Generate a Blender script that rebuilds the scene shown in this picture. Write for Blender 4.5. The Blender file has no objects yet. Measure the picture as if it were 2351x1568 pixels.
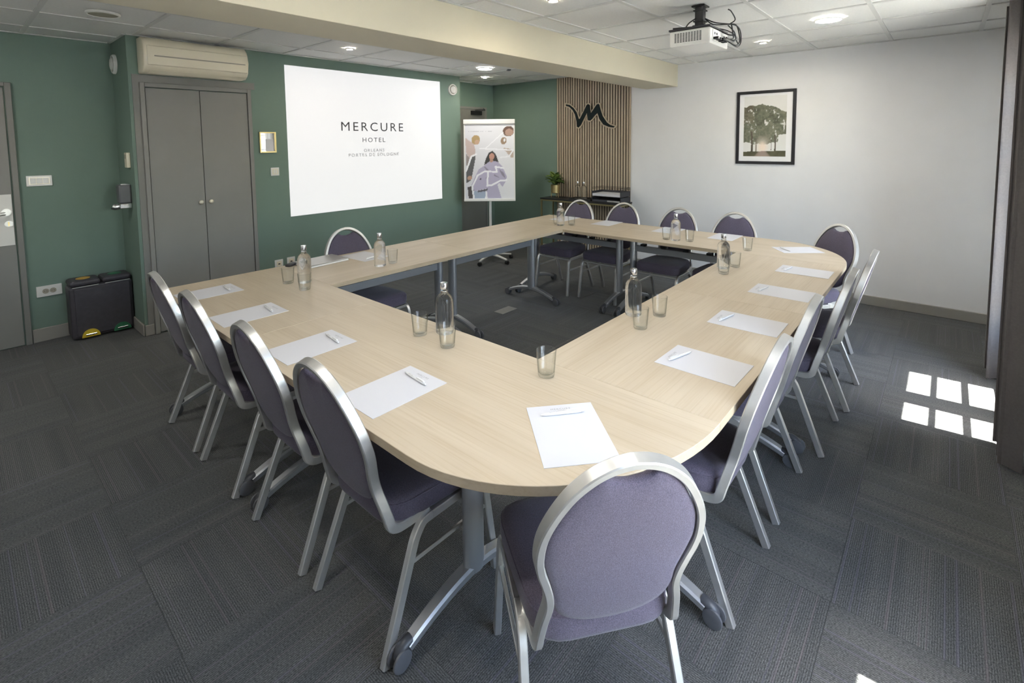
import bpy, bmesh, math, random
from mathutils import Vector, Matrix
random.seed(7)
C = bpy.context.scene.collection
SC = bpy.context.scene
PI = math.pi

# ------------------------------------------------------------------ camera
F_PX, PX, PY = 1140.3612, 20.9884, -371.3707
CAM = Vector((-0.766, -0.481, 1.5829))
YAW, PITCH, ROLL = 0.7101, -0.0764, -0.0095
cd = bpy.data.cameras.new('camera'); cam = bpy.data.objects.new('camera', cd); C.objects.link(cam)
cd.sensor_fit = 'HORIZONTAL'; cd.sensor_width = 36.0
cd.lens = F_PX * 36.0 / 2351.0
cd.shift_x = -PX / 2351.0; cd.shift_y = PY / 2351.0
cd.clip_start = 0.02; cd.clip_end = 300
fw = Vector((math.cos(PITCH)*math.cos(YAW), math.cos(PITCH)*math.sin(YAW), math.sin(PITCH)))
r0 = Vector((math.sin(YAW), -math.cos(YAW), 0)); u0 = r0.cross(fw)
rt = math.cos(ROLL)*r0 + math.sin(ROLL)*u0; up = -math.sin(ROLL)*r0 + math.cos(ROLL)*u0
m = Matrix.Identity(4)
for i in range(3):
    m[i][0], m[i][1], m[i][2], m[i][3] = rt[i], up[i], -fw[i], CAM[i]
cam.matrix_world = m
SC.camera = cam

# ------------------------------------------------------------------ light
SKY_STRENGTH, SUN_STRENGTH, EXPOSURE = 0.56, 13.5, 2.72
LED_PANEL, LED_SPOT = 29.0, 135.0
w = bpy.data.worlds.new('sky'); SC.world = w; w.use_nodes = True
nt = w.node_tree; nt.nodes.clear()
sky = nt.nodes.new('ShaderNodeTexSky'); sky.sky_type = 'NISHITA'
sky.sun_disc = False; sky.sun_elevation = math.radians(62); sky.sun_rotation = math.radians(184)
sky.altitude = 100; sky.dust_density = 1.5
bg = nt.nodes.new('ShaderNodeBackground'); bg.inputs['Strength'].default_value = SKY_STRENGTH
wo = nt.nodes.new('ShaderNodeOutputWorld')
nt.links.new(sky.outputs[0], bg.inputs[0]); nt.links.new(bg.outputs[0], wo.inputs[0])
sl = bpy.data.lights.new('sun', 'SUN'); sl.energy = SUN_STRENGTH; sl.angle = math.radians(0.5); sl.color = (1.0, 0.96, 0.90)
so = bpy.data.objects.new('sun', sl); C.objects.link(so)
sd = Vector((-0.077, 1.0, -math.tan(math.radians(62)))).normalized()
so.rotation_euler = sd.to_track_quat('-Z', 'Y').to_euler(); so.location = (2, -8, 14)

vs = SC.view_settings; vs.view_transform = 'Standard'; vs.look = 'None'; vs.gamma = 1.0
vs.exposure = EXPOSURE; vs.use_curve_mapping = False
cy = SC.cycles
cy.max_bounces = 7; cy.diffuse_bounces = 4; cy.glossy_bounces = 3; cy.transmission_bounces = 6; cy.use_light_tree = False
cy.transparent_max_bounces = 10; cy.sample_clamp_indirect = 6.0; cy.blur_glossy = 0.6
cy.use_denoising = True; cy.use_adaptive_sampling = True; cy.adaptive_threshold = 0.03

# ------------------------------------------------------------------ room dimensions (metres)
XW, XB = 4.903, -1.55            # white wall, wall behind the camera
YR, YS, YD, YF = -0.87, 4.515, 5.05, 4.955   # window wall, screen wall, door wall, recess wall
XC, XE = 0.240, 3.803            # left and right edges of the screen wall
ZC = 2.46
BY1, BY2, BZ = 1.958, 2.363, 2.208
TH = 0.74

# ------------------------------------------------------------------ materials
M = {}
def mat(name, col, rough=0.5, metal=0.0, spec=0.5, noise=None, bump=None, coat=0.0, sheen=0.0, coord='Object'):
    """principled material; noise=(scale, amount, stretch) varies the colour, bump=(scale, strength)"""
    ma = bpy.data.materials.new(name); ma.use_nodes = True
    n = ma.node_tree.nodes; l = ma.node_tree.links
    b = n['Principled BSDF']
    b.inputs['Roughness'].default_value = rough; b.inputs['Metallic'].default_value = metal
    b.inputs['Specular IOR Level'].default_value = spec
    b.inputs['Coat Weight'].default_value = coat
    b.inputs['Sheen Weight'].default_value = sheen
    b.inputs['Base Color'].default_value = (*col, 1)
    tc = n.new('ShaderNodeTexCoord')
    if noise:
        mp = n.new('ShaderNodeMapping'); mp.inputs['Scale'].default_value = noise[2] if len(noise) > 2 else (1, 1, 1)
        l.new(tc.outputs[coord], mp.inputs[0])
        t = n.new('ShaderNodeTexNoise'); t.inputs['Scale'].default_value = noise[0]; t.inputs['Detail'].default_value = 6
        l.new(mp.outputs[0], t.inputs['Vector'])
        r = n.new('ShaderNodeMapRange'); r.inputs[1].default_value = 0.3; r.inputs[2].default_value = 0.7
        r.inputs[3].default_value = 1 - noise[1]; r.inputs[4].default_value = 1 + noise[1]
        l.new(t.outputs['Fac'], r.inputs[0])
        mx = n.new('ShaderNodeVectorMath'); mx.operation = 'SCALE'; mx.inputs[0].default_value = col
        l.new(r.outputs[0], mx.inputs['Scale']); l.new(mx.outputs[0], b.inputs['Base Color'])
    if bump:
        t2 = n.new('ShaderNodeTexNoise'); t2.inputs['Scale'].default_value = bump[0]; t2.inputs['Detail'].default_value = 3
        l.new(tc.outputs[coord], t2.inputs['Vector'])
        bp = n.new('ShaderNodeBump'); bp.inputs['Strength'].default_value = bump[1]; bp.inputs['Distance'].default_value = 0.002
        l.new(t2.outputs['Fac'], bp.inputs['Height']); l.new(bp.outputs[0], b.inputs['Normal'])
    M[name] = ma
    return ma

def emit(name, col, strength):
    ma = bpy.data.materials.new(name); ma.use_nodes = True
    b = ma.node_tree.nodes['Principled BSDF']
    b.inputs['Base Color'].default_value = (*col, 1); b.inputs['Emission Color'].default_value = (*col, 1)
    b.inputs['Emission Strength'].default_value = strength; b.inputs['Roughness'].default_value = 0.6
    M[name] = ma
    return ma

mat('white_wall', (0.74, 0.74, 0.745), 0.75, noise=(3, .02), bump=(160, .25))
mat('green_wall', (0.165, 0.236, 0.196), 0.7, noise=(2, .03), bump=(160, .25))
mat('grey_paint', (0.215, 0.21, 0.195), 0.55, noise=(4, .02))
mat('grey_door', (0.235, 0.23, 0.215), 0.5, noise=(4, .02))
mat('baseboard', (0.29, 0.275, 0.25), 0.5)
mat('cream_beam', (0.60, 0.555, 0.43), 0.7, noise=(2, .02), bump=(120, .15))
mat('ceiling_tile', (0.72, 0.72, 0.70), 0.85, noise=(60, .03), bump=(220, .3))
mat('ceiling_bar', (0.60, 0.60, 0.58), 0.6)
mat('plenum', (0.3, 0.3, 0.3), 0.9)
mat('white_plastic', (0.72, 0.71, 0.68), 0.35)
mat('cream_plastic', (0.78, 0.71, 0.55), 0.28, coat=.3)
mat('dark_cream', (0.36, 0.33, 0.26), 0.5)  # darker cream for groove, vent backing, wells, display and grille
mat('black_plastic', (0.012, 0.012, 0.013), 0.4)
mat('dark_plastic', (0.035, 0.034, 0.04), 0.5)
mat('charcoal_bin', (0.055, 0.050, 0.060), 0.55, noise=(40, .1))
mat('yellow_plastic', (0.62, 0.45, 0.03), 0.4)
mat('orange_plastic', (0.60, 0.36, 0.07), 0.4)
mat('green_plastic', (0.03, 0.16, 0.075), 0.4)
mat('chrome', (0.75, 0.75, 0.75), 0.12, 1.0)
mat('brushed_silver', (0.66, 0.65, 0.63), 0.34, 0.80, noise=(30, .04))
mat('table_metal', (0.46, 0.47, 0.49), 0.38, 0.75)
mat('caster_grey', (0.11, 0.112, 0.12), 0.45)
mat('caster_dark', (0.05, 0.052, 0.06), 0.4)
mat('brass', (0.70, 0.55, 0.26), 0.28, 1.0)
mat('aged_brass', (0.34, 0.29, 0.15), 0.4, 0.8)
mat('gold_pot', (0.62, 0.50, 0.25), 0.38, 0.9)
mat('steel_knob', (0.72, 0.68, 0.56), 0.25, 0.35)
mat('paper', (0.61, 0.61, 0.64), 0.7)
mat('ink', (0.09, 0.09, 0.10), 0.7)
mat('ink_soft', (0.30, 0.30, 0.32), 0.7)
mat('pen_white', (0.80, 0.80, 0.80), 0.25)
mat('laptop_silver', (0.42, 0.41, 0.39), 0.35, 0.6)
mat('laptop_light', (0.75, 0.73, 0.71), 0.4)
mat('felt_black', (0.02, 0.016, 0.013), 0.95)
mat('logo_green', (0.003, 0.010, 0.011), 0.6, spec=.2)
mat('frame_black', (0.016, 0.016, 0.020), 0.45, noise=(60, .2))
mat('mount_card', (0.78, 0.78, 0.79), 0.8)
mat('leaf', (0.17, 0.25, 0.06), 0.5, noise=(25, .35))
mat('leaf_dark', (0.06, 0.11, 0.03), 0.5, noise=(25, .3))
mat('soil', (0.03, 0.02, 0.015), 0.9)
mat('pvc_white', (0.75, 0.75, 0.76), 0.35)
mat('terrace', (0.52, 0.50, 0.46), 0.9, noise=(1.5, .15))
mat('blocker_wood', (0.45, 0.42, 0.38), 0.8)
mat('socket_dark', (0.05, 0.05, 0.05), 0.6)
mat('hatch_grey', (0.26, 0.25, 0.23), 0.6)
mat('mirror', (0.85, 0.85, 0.83), 0.03, 1.0)
emit('led_panel', (1.0, 0.97, 0.90), LED_PANEL)
emit('led_spot', (1.0, 0.90, 0.72), LED_SPOT)
emit('screen_light', (0.30, 0.30, 0.30), 0.36)  # the slide glows by itself in place of the projector's beam

# chair upholstery: fine two-tone weave
def fabric_material():
    ma = mat('fabric', (0.088, 0.075, 0.108), 0.9, sheen=.15)
    n = ma.node_tree.nodes; l = ma.node_tree.links; b = n['Principled BSDF']
    b.inputs['Sheen Roughness'].default_value = 0.5
    tc = n.new('ShaderNodeTexCoord')
    t = n.new('ShaderNodeTexNoise'); t.inputs['Scale'].default_value = 420; t.inputs['Detail'].default_value = 2
    l.new(tc.outputs['Object'], t.inputs['Vector'])
    cr = n.new('ShaderNodeValToRGB')
    cr.color_ramp.elements[0].position = .3; cr.color_ramp.elements[0].color = (0.052, 0.0425, 0.064, 1)
    cr.color_ramp.elements[1].position = .7; cr.color_ramp.elements[1].color = (0.120, 0.100, 0.145, 1)
    l.new(t.outputs['Fac'], cr.inputs[0]); l.new(cr.outputs[0], b.inputs['Base Color'])
    bp = n.new('ShaderNodeBump'); bp.inputs['Strength'].default_value = .25; bp.inputs['Distance'].default_value = .001
    l.new(t.outputs['Fac'], bp.inputs['Height']); l.new(bp.outputs[0], b.inputs['Normal'])
fabric_material()

# light oak laminate: grain along the table's own length (local x)
def oak_material(name, c1, c2, c3, axis=0, fine=1.0):
    ma = mat(name, c1, 0.42, spec=.45)
    n = ma.node_tree.nodes; l = ma.node_tree.links; b = n['Principled BSDF']
    tc = n.new('ShaderNodeTexCoord'); oi = n.new('ShaderNodeObjectInfo')
    ad = n.new('ShaderNodeVectorMath'); ad.operation = 'ADD'
    sc = n.new('ShaderNodeMath'); sc.operation = 'MULTIPLY'; sc.inputs[1].default_value = 40
    l.new(oi.outputs['Random'], sc.inputs[0])
    l.new(tc.outputs['Object'], ad.inputs[0]); l.new(sc.outputs[0], ad.inputs[1])
    def layer(scale, st, det, dist):
        mp = n.new('ShaderNodeMapping'); s = [st, st, st]; s[axis] = 1.0
        mp.inputs['Scale'].default_value = s; l.new(ad.outputs[0], mp.inputs[0])
        t = n.new('ShaderNodeTexNoise'); t.inputs['Scale'].default_value = scale; t.inputs['Detail'].default_value = det
        t.inputs['Distortion'].default_value = dist; l.new(mp.outputs[0], t.inputs['Vector'])
        return t
    t1 = layer(1.1 * fine, 9, 8, .6); t2 = layer(3.0 * fine, 45, 6, .1)
    r1 = n.new('ShaderNodeValToRGB')
    r1.color_ramp.elements[0].position = .30; r1.color_ramp.elements[0].color = (*c2, 1)
    r1.color_ramp.elements[1].position = .66; r1.color_ramp.elements[1].color = (*c1, 1)
    l.new(t1.outputs['Fac'], r1.inputs[0])
    r2 = n.new('ShaderNodeValToRGB')
    r2.color_ramp.elements[0].position = .30; r2.color_ramp.elements[0].color = (*c3, 1)
    r2.color_ramp.elements[1].position = .52; r2.color_ramp.elements[1].color = (1, 1, 1, 1)
    l.new(t2.outputs['Fac'], r2.inputs[0])
    mx = n.new('ShaderNodeMix'); mx.data_type = 'RGBA'; mx.blend_type = 'MULTIPLY'; mx.inputs[0].default_value = .75
    l.new(r1.outputs[0], mx.inputs[6]); l.new(r2.outputs[0], mx.inputs[7]); l.new(mx.outputs[2], b.inputs['Base Color'])
    return ma
oak_material('oak_top', (0.545, 0.462, 0.348), (0.47, 0.388, 0.28), (0.88, 0.85, 0.80))
oak_material('oak_edge', (0.47, 0.39, 0.28), (0.41, 0.33, 0.23), (0.88, 0.85, 0.80))
oak_material('oak_slat', (0.50, 0.41, 0.30), (0.42, 0.34, 0.24), (0.80, 0.76, 0.70), axis=2, fine=2)

# carpet tile: ribs and a few coloured threads along the tile's own x
def carpet_material():
    ma = mat('carpet', (0.03, 0.03, 0.03), 0.95, spec=.15)
    n = ma.node_tree.nodes; l = ma.node_tree.links; b = n['Principled BSDF']
    b.inputs['Sheen Weight'].default_value = .12
    tc = n.new('ShaderNodeTexCoord'); oi = n.new('ShaderNodeObjectInfo')
    sx = n.new('ShaderNodeSeparateXYZ'); l.new(tc.outputs['Object'], sx.inputs[0])
    rnd = n.new('ShaderNodeMath'); rnd.operation = 'MULTIPLY_ADD'; rnd.inputs[1].default_value = 17.0
    l.new(oi.outputs['Random'], rnd.inputs[0]); l.new(sx.outputs['Y'], rnd.inputs[2])
    def ramp(src, p0, c0, p1, c1):
        r = n.new('ShaderNodeValToRGB'); e = r.color_ramp.elements
        e[0].position = p0; e[0].color = (*c0, 1); e[1].position = p1; e[1].color = (*c1, 1)
        l.new(src, r.inputs[0]); return r
    def noise1(scale, detail=2):
        t = n.new('ShaderNodeTexNoise'); t.noise_dimensions = '1D'; t.inputs['Scale'].default_value = scale
        t.inputs['Detail'].default_value = detail; l.new(rnd.outputs[0], t.inputs['W']); return t
    # loop pile speckle
    t = n.new('ShaderNodeTexNoise'); t.inputs['Scale'].default_value = 330; t.inputs['Detail'].default_value = 2
    mp = n.new('ShaderNodeMapping'); mp.inputs['Scale'].default_value = (.45, 1, 1)
    l.new(tc.outputs['Object'], mp.inputs[0]); l.new(mp.outputs[0], t.inputs['Vector'])
    base = ramp(t.outputs['Fac'], .32, (0.038, 0.039, 0.040), .70, (0.136, 0.139, 0.137))
    band = noise1(11, 2); bnd = ramp(band.outputs['Fac'], .35, (0.90, 0.91, 0.91), .65, (1.10, 1.09, 1.07))
    m1 = n.new('ShaderNodeMix'); m1.data_type = 'RGBA'; m1.blend_type = 'MULTIPLY'; m1.inputs[0].default_value = 1
    l.new(base.outputs[0], m1.inputs[6]); l.new(bnd.outputs[0], m1.inputs[7])
    th = noise1(62, 1)
    thr = n.new('ShaderNodeMapRange'); thr.inputs[1].default_value = .63; thr.inputs[2].default_value = .69
    l.new(th.outputs['Fac'], thr.inputs[0])
    th2 = noise1(6, 0); thc = ramp(th2.outputs['Fac'], .45, (0.135, 0.125, 0.17), .55, (0.16, 0.13, 0.14))
    m2 = n.new('ShaderNodeMix'); m2.data_type = 'RGBA'; m2.blend_type = 'MIX'
    mf = n.new('ShaderNodeMath'); mf.operation = 'MULTIPLY'; mf.inputs[1].default_value = .36
    l.new(thr.outputs[0], mf.inputs[0]); l.new(mf.outputs[0], m2.inputs[0])
    l.new(m1.outputs[2], m2.inputs[6]); l.new(thc.outputs[0], m2.inputs[7])
    wv = n.new('ShaderNodeMath'); wv.operation = 'SINE'
    wm = n.new('ShaderNodeMath'); wm.operation = 'MULTIPLY'; wm.inputs[1].default_value = 2 * PI / 0.0065
    l.new(sx.outputs['Y'], wm.inputs[0]); l.new(wm.outputs[0], wv.inputs[0])
    wr = n.new('ShaderNodeMapRange'); wr.inputs[1].default_value = -1; wr.inputs[2].default_value = 1
    wr.inputs[3].default_value = .70; wr.inputs[4].default_value = 1.24
    l.new(wv.outputs[0], wr.inputs[0])
    m3 = n.new('ShaderNodeVectorMath'); m3.operation = 'SCALE'
    l.new(m2.outputs[2], m3.inputs[0]); l.new(wr.outputs[0], m3.inputs['Scale'])
    l.new(m3.outputs[0], b.inputs['Base Color'])
    bp = n.new('ShaderNodeBump'); bp.inputs['Strength'].default_value = .4; bp.inputs['Distance'].default_value = .002
    ah = n.new('ShaderNodeMath'); ah.operation = 'MULTIPLY_ADD'; ah.inputs[1].default_value = .35
    l.new(wv.outputs[0], ah.inputs[0]); l.new(t.outputs['Fac'], ah.inputs[2])
    l.new(ah.outputs[0], bp.inputs['Height']); l.new(bp.outputs[0], b.inputs['Normal'])
carpet_material()

def curtain_material():
    ma = mat('curtain', (0.145, 0.130, 0.125), 0.9, noise=(90, .08), sheen=.2)
    n = ma.node_tree.nodes; l = ma.node_tree.links
    b = n['Principled BSDF']; out = n['Material Output']
    tr = n.new('ShaderNodeBsdfTranslucent'); tr.inputs[0].default_value = (0.16, 0.14, 0.13, 1)
    mx = n.new('ShaderNodeMixShader'); mx.inputs[0].default_value = .10
    l.new(b.outputs[0], mx.inputs[1]); l.new(tr.outputs[0], mx.inputs[2]); l.new(mx.outputs[0], out.inputs[0])
curtain_material()

def glass_material(name, col=(1, 1, 1), ior=1.5, clear=0.0):
    ma = bpy.data.materials.new(name); ma.use_nodes = True
    n = ma.node_tree.nodes; l = ma.node_tree.links; n.clear()
    g = n.new('ShaderNodeBsdfGlass'); g.inputs['IOR'].default_value = ior; g.inputs['Roughness'].default_value = 0
    g.inputs['Color'].default_value = (*col, 1)
    o = n.new('ShaderNodeOutputMaterial')
    t = n.new('ShaderNodeBsdfTransparent'); mx = n.new('ShaderNodeMixShader'); mx.inputs[0].default_value = clear
    l.new(g.outputs[0], mx.inputs[1]); l.new(t.outputs[0], mx.inputs[2]); l.new(mx.outputs[0], o.inputs[0])
    M[name] = ma
glass_material('water', (0.985, 0.99, 0.99), 1.34, .30)
def tumbler_material():
    ma = bpy.data.materials.new('glass'); ma.use_nodes = True
    n = ma.node_tree.nodes; l = ma.node_tree.links; n.clear()
    lw = n.new('ShaderNodeLayerWeight'); lw.inputs['Blend'].default_value = .5
    cr = n.new('ShaderNodeValToRGB'); e = cr.color_ramp.elements
    e[0].position = .45; e[0].color = (.985, .99, .985, 1); e[1].position = 1; e[1].color = (.62, .65, .64, 1)
    l.new(lw.outputs['Facing'], cr.inputs[0])
    t = n.new('ShaderNodeBsdfTransparent'); l.new(cr.outputs[0], t.inputs[0])
    g = n.new('ShaderNodeBsdfGlossy'); g.inputs['Roughness'].default_value = 0.0
    fr = n.new('ShaderNodeMath'); fr.operation = 'POWER'; fr.inputs[1].default_value = 4.0; l.new(lw.outputs['Facing'], fr.inputs[0])
    fa_ = n.new('ShaderNodeMath'); fa_.operation = 'MULTIPLY_ADD'; fa_.inputs[1].default_value = .55; fa_.inputs[2].default_value = .035; l.new(fr.outputs[0], fa_.inputs[0])
    mx = n.new('ShaderNodeMixShader'); l.new(fa_.outputs[0], mx.inputs[0])
    o = n.new('ShaderNodeOutputMaterial')
    l.new(t.outputs[0], mx.inputs[1]); l.new(g.outputs[0], mx.inputs[2]); l.new(mx.outputs[0], o.inputs[0])
    M['glass'] = ma
tumbler_material()
def pane_material():
    ma = bpy.data.materials.new('window_glass'); ma.use_nodes = True
    n = ma.node_tree.nodes; l = ma.node_tree.links; n.clear()
    t = n.new('ShaderNodeBsdfTransparent'); t.inputs[0].default_value = (0.94, 0.96, 0.95, 1)
    g = n.new('ShaderNodeBsdfGlossy'); g.inputs['Roughness'].default_value = 0.02
    mx = n.new('ShaderNodeMixShader'); mx.inputs[0].default_value = 0.06
    o = n.new('ShaderNodeOutputMaterial')
    l.new(t.outputs[0], mx.inputs[1]); l.new(g.outputs[0], mx.inputs[2]); l.new(mx.outputs[0], o.inputs[0])
    M['window_glass'] = ma
pane_material()
def print_material(name, rough=.6):
    ma = mat(name, (.5, .5, .5), rough)
    n = ma.node_tree.nodes; l = ma.node_tree.links
    a = n.new('ShaderNodeVertexColor'); a.layer_name = 'print'
    l.new(a.outputs[0], n['Principled BSDF'].inputs['Base Color'])
print_material('printed', .55)

# ------------------------------------------------------------------ mesh helpers
def link(name, me, parent=None, loc=None, rot=None):
    o = bpy.data.objects.new(name, me); C.objects.link(o)
    if parent is not None: o.parent = parent
    if loc is not None: o.location = loc
    if rot is not None: o.rotation_euler = rot
    return o

def build(name, bm, materials, parent=None, smooth=False, loc=None, rot=None, angle=None):
    bmesh.ops.recalc_face_normals(bm, faces=bm.faces)
    me = bpy.data.meshes.new(name); bm.to_mesh(me); bm.free()
    for k in (materials if isinstance(materials, (list, tuple)) else [materials]):
        me.materials.append(M[k])
    if smooth:
        for p in me.polygons: p.use_smooth = True
        if angle is not None: me.set_sharp_from_angle(angle=math.radians(angle))
    return link(name, me, parent, loc, rot)

def box(bm, x0, x1, y0, y1, z0, z1, mi=0, bev=0.0, seg=2):
    vs_ = [bm.verts.new((x, y, z)) for z in (z0, z1) for (x, y) in ((x0, y0), (x1, y0), (x1, y1), (x0, y1))]
    fs = []
    for q in ((3, 2, 1, 0), (4, 5, 6, 7), (0, 1, 5, 4), (1, 2, 6, 5), (2, 3, 7, 6), (3, 0, 4, 7)):
        f = bm.faces.new([vs_[i] for i in q]); f.material_index = mi; fs.append(f)
    if bev > 0:
        ed = list({e for f in fs for e in f.edges})
        r = bmesh.ops.bevel(bm, geom=ed, offset=bev, segments=seg, profile=.5, affect='EDGES')
        for f in r['faces']: f.material_index = mi
    return bm

def boxo(name, x0, x1, y0, y1, z0, z1, m_, parent=None, bev=0.0, **k):
    return build(name, box(bmesh.new(), x0, x1, y0, y1, z0, z1, 0, bev), m_, parent, **k)

def prism(bm, pts, z0, z1, mi=0, mi_side=None):
    a = [bm.verts.new((p[0], p[1], z0)) for p in pts]; b = [bm.verts.new((p[0], p[1], z1)) for p in pts]
    f = bm.faces.new(list(reversed(a))); f.material_index = mi
    f = bm.faces.new(b); f.material_index = mi
    n = len(pts)
    for i in range(n):
        f = bm.faces.new((a[i], a[(i+1) % n], b[(i+1) % n], b[i])); f.material_index = mi if mi_side is None else mi_side
    return bm

def lathe(bm, prof, seg=24, mi=0, c=(0, 0, 0), axis='z', cap=True):
    """prof: list of (r, h)"""
    rings = []
    for r, h in prof:
        ring = []
        if r < 1e-6:
            ring = [None]
            p = (0, 0, h)
            ring[0] = bm.verts.new(_ax(p, axis, c))
        else:
            for i in range(seg):
                a = 2 * PI * i / seg
                ring.append(bm.verts.new(_ax((r * math.cos(a), r * math.sin(a), h), axis, c)))
        rings.append(ring)
    for q, s in zip(rings, rings[1:]):
        for i in range(seg):
            j = (i + 1) % seg
            if len(q) == 1 and len(s) == 1: continue
            if len(q) == 1: f = bm.faces.new((q[0], s[i], s[j]))
            elif len(s) == 1: f = bm.faces.new((q[i], q[j], s[0]))
            else: f = bm.faces.new((q[i], q[j], s[j], s[i]))
            f.material_index = mi
    if cap:
        for ring in (rings[0], rings[-1]):
            if len(ring) > 2:
                f = bm.faces.new(ring); f.material_index = mi
    return bm

def _ax(p, axis, c):
    x, y, z = p
    if axis == 'x': x, y, z = z, x, y
    elif axis == 'y': x, y, z = y, z, x
    return (x + c[0], y + c[1], z + c[2])

def sweep(bm, path, sec, up0=None, closed=False, mi=0, scale=None):
    """sweep a closed section (list of (a, b)) along a path; a runs along the transported normal, b along the binormal"""
    P_ = [Vector(p) for p in path]; n = len(P_)
    T = []
    for i in range(n):
        if closed: t = P_[(i+1) % n] - P_[i-1]
        else: t = P_[min(i+1, n-1)] - P_[max(i-1, 0)]
        T.append(t.normalized())
    N = Vector(up0) if up0 is not None else (Vector((0, 0, 1)) if abs(T[0].z) < .9 else Vector((1, 0, 0)))
    N = (N - T[0] * N.dot(T[0])).normalized()
    rings = []
    for i in range(n):
        if i > 0:
            q = T[i-1].rotation_difference(T[i]); N = q @ N
            N = (N - T[i] * N.dot(T[i])).normalized()
        B = T[i].cross(N); s = scale[i] if scale else 1.0
        rings.append([bm.verts.new(P_[i] + N * (a * s) + B * (b * s)) for a, b in sec])
    k = len(sec); rng = range(n) if closed else range(n - 1)
    for i in rng:
        A, Bv = rings[i], rings[(i+1) % n]
        for j in range(k):
            f = bm.faces.new((A[j], A[(j+1) % k], Bv[(j+1) % k], Bv[j])); f.material_index = mi
    if not closed:
        for r_ in (rings[0], rings[-1]):
            f = bm.faces.new(r_); f.material_index = mi
    return bm

def rsec(a, b, r=0.003):
    """rectangular section a x b with chamfered corners"""
    a, b = a/2, b/2
    return [(-a+r, -b), (a-r, -b), (a, -b+r), (a, b-r), (a-r, b), (-a+r, b), (-a, b-r), (-a, -b+r)]

def csec(r, k=8):
    return [(r*math.cos(2*PI*i/k), r*math.sin(2*PI*i/k)) for i in range(k)]

def osec(a, b, k=12):
    return [(a/2*math.cos(2*PI*i/k), b/2*math.sin(2*PI*i/k)) for i in range(k)]

def smooth_path(pts, sub=5):
    """Catmull-Rom through the points"""
    P_ = [Vector(p) for p in pts]; out = []
    for i in range(len(P_) - 1):
        p0 = P_[max(i-1, 0)]; p1 = P_[i]; p2 = P_[i+1]; p3 = P_[min(i+2, len(P_)-1)]
        for s in range(sub):
            t = s / sub
            out.append(0.5*((2*p1) + (p2-p0)*t + (2*p0-5*p1+4*p2-p3)*t*t + (3*p1-p0-3*p2+p3)*t**3))
    out.append(P_[-1])
    return out

def fillet(pts, r, k=4):
    """round the inner corners of a polyline"""
    P_ = [Vector(p) for p in pts]; out = [P_[0]]
    for i in range(1, len(P_)-1):
        a = (P_[i-1]-P_[i]); b = (P_[i+1]-P_[i]); d = min(r, a.length*.45, b.length*.45)
        A = P_[i]+a.normalized()*d; B = P_[i]+b.normalized()*d
        for s in range(k+1):
            t = s/k
            out.append((1-t)**2*A + 2*t*(1-t)*P_[i] + t*t*B)
    out.append(P_[-1])
    return out

def thing(name, label, cat, loc=(0, 0, 0), rz=0.0, group=None):
    o = bpy.data.objects.new(name, None); C.objects.link(o); o.empty_display_size = .1
    o.location = loc; o.rotation_euler = (0, 0, rz)
    o['label'] = label; o['category'] = cat
    if group: o['group'] = group
    return o

def tag(o, label, cat, group=None):
    o['label'] = label; o['category'] = cat
    if group: o['group'] = group
    return o

def struct(o, label=None, cat=None):
    o['kind'] = 'structure'
    if label: o['label'] = label
    if cat: o['category'] = cat
    return o

def dup(root, loc, rz, label=None, group=None):
    def cp(o, parent):
        c = o.copy(); C.objects.link(c); c.parent = parent
        for ch in list(o.children): cp(ch, c)
        return c
    kids = list(root.children)
    r = root.copy(); C.objects.link(r); r.location = loc; r.rotation_euler = (0, 0, rz)
    for ch in kids: cp(ch, r)
    if label: r['label'] = label
    if group: r['group'] = group
    return r

def text_mesh(name, s, size, m_, parent, loc, rot, spacing=1.0, align='CENTER', extrude=0.0, offset=0.0):
    cu = bpy.data.curves.new(name, 'FONT'); cu.body = s; cu.size = size; cu.align_x = align; cu.align_y = 'CENTER'
    cu.space_character = spacing; cu.extrude = extrude; cu.resolution_u = 3; cu.offset = offset
    tmp = bpy.data.objects.new('tmp_text', cu); C.objects.link(tmp)
    dg = bpy.context.evaluated_depsgraph_get(); dg.update()
    me = bpy.data.meshes.new_from_object(tmp.evaluated_get(dg))
    bpy.data.objects.remove(tmp); bpy.data.curves.remove(cu)
    me.materials.clear(); me.materials.append(M[m_])
    return link(name, me, parent, loc, rot)

# ================================================================== THE SETTING
# ---- floor and carpet tiles (0.5 m, laid quarter-turned)
flo = struct(boxo('floor', XB-.2, XW+.2, YR-.02, YD+.2, -.20, -.008, 'plenum'), 'dark grey carpet tile floor laid quarter turned', 'floor')
bm = bmesh.new(); box(bm, -.2496, .2496, -.2496, .2496, -.0078, 0.0)
tile_me = None
x0, y0 = -0.38, 1.26
for ix in range(-3, 11):
    for iy in range(-5, 8):
        cx, cyy = x0 + .5*ix + .25, y0 + .5*iy + .25
        if cx - .25 > XW or cx + .25 < XB or cyy - .25 > YD or cyy + .25 < YR: continue
        if tile_me is None:
            o = build('carpet_tile', bm, 'carpet', flo); tile_me = o.data
        else:
            o = link('carpet_tile', tile_me, flo)
        o.location = (cx, cyy, 0)
        along_y = (ix + iy) % 2 == 0
        o.rotation_euler = (0, 0, (PI/2 if along_y else 0) + (PI if random.random() < .5 else 0))

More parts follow.
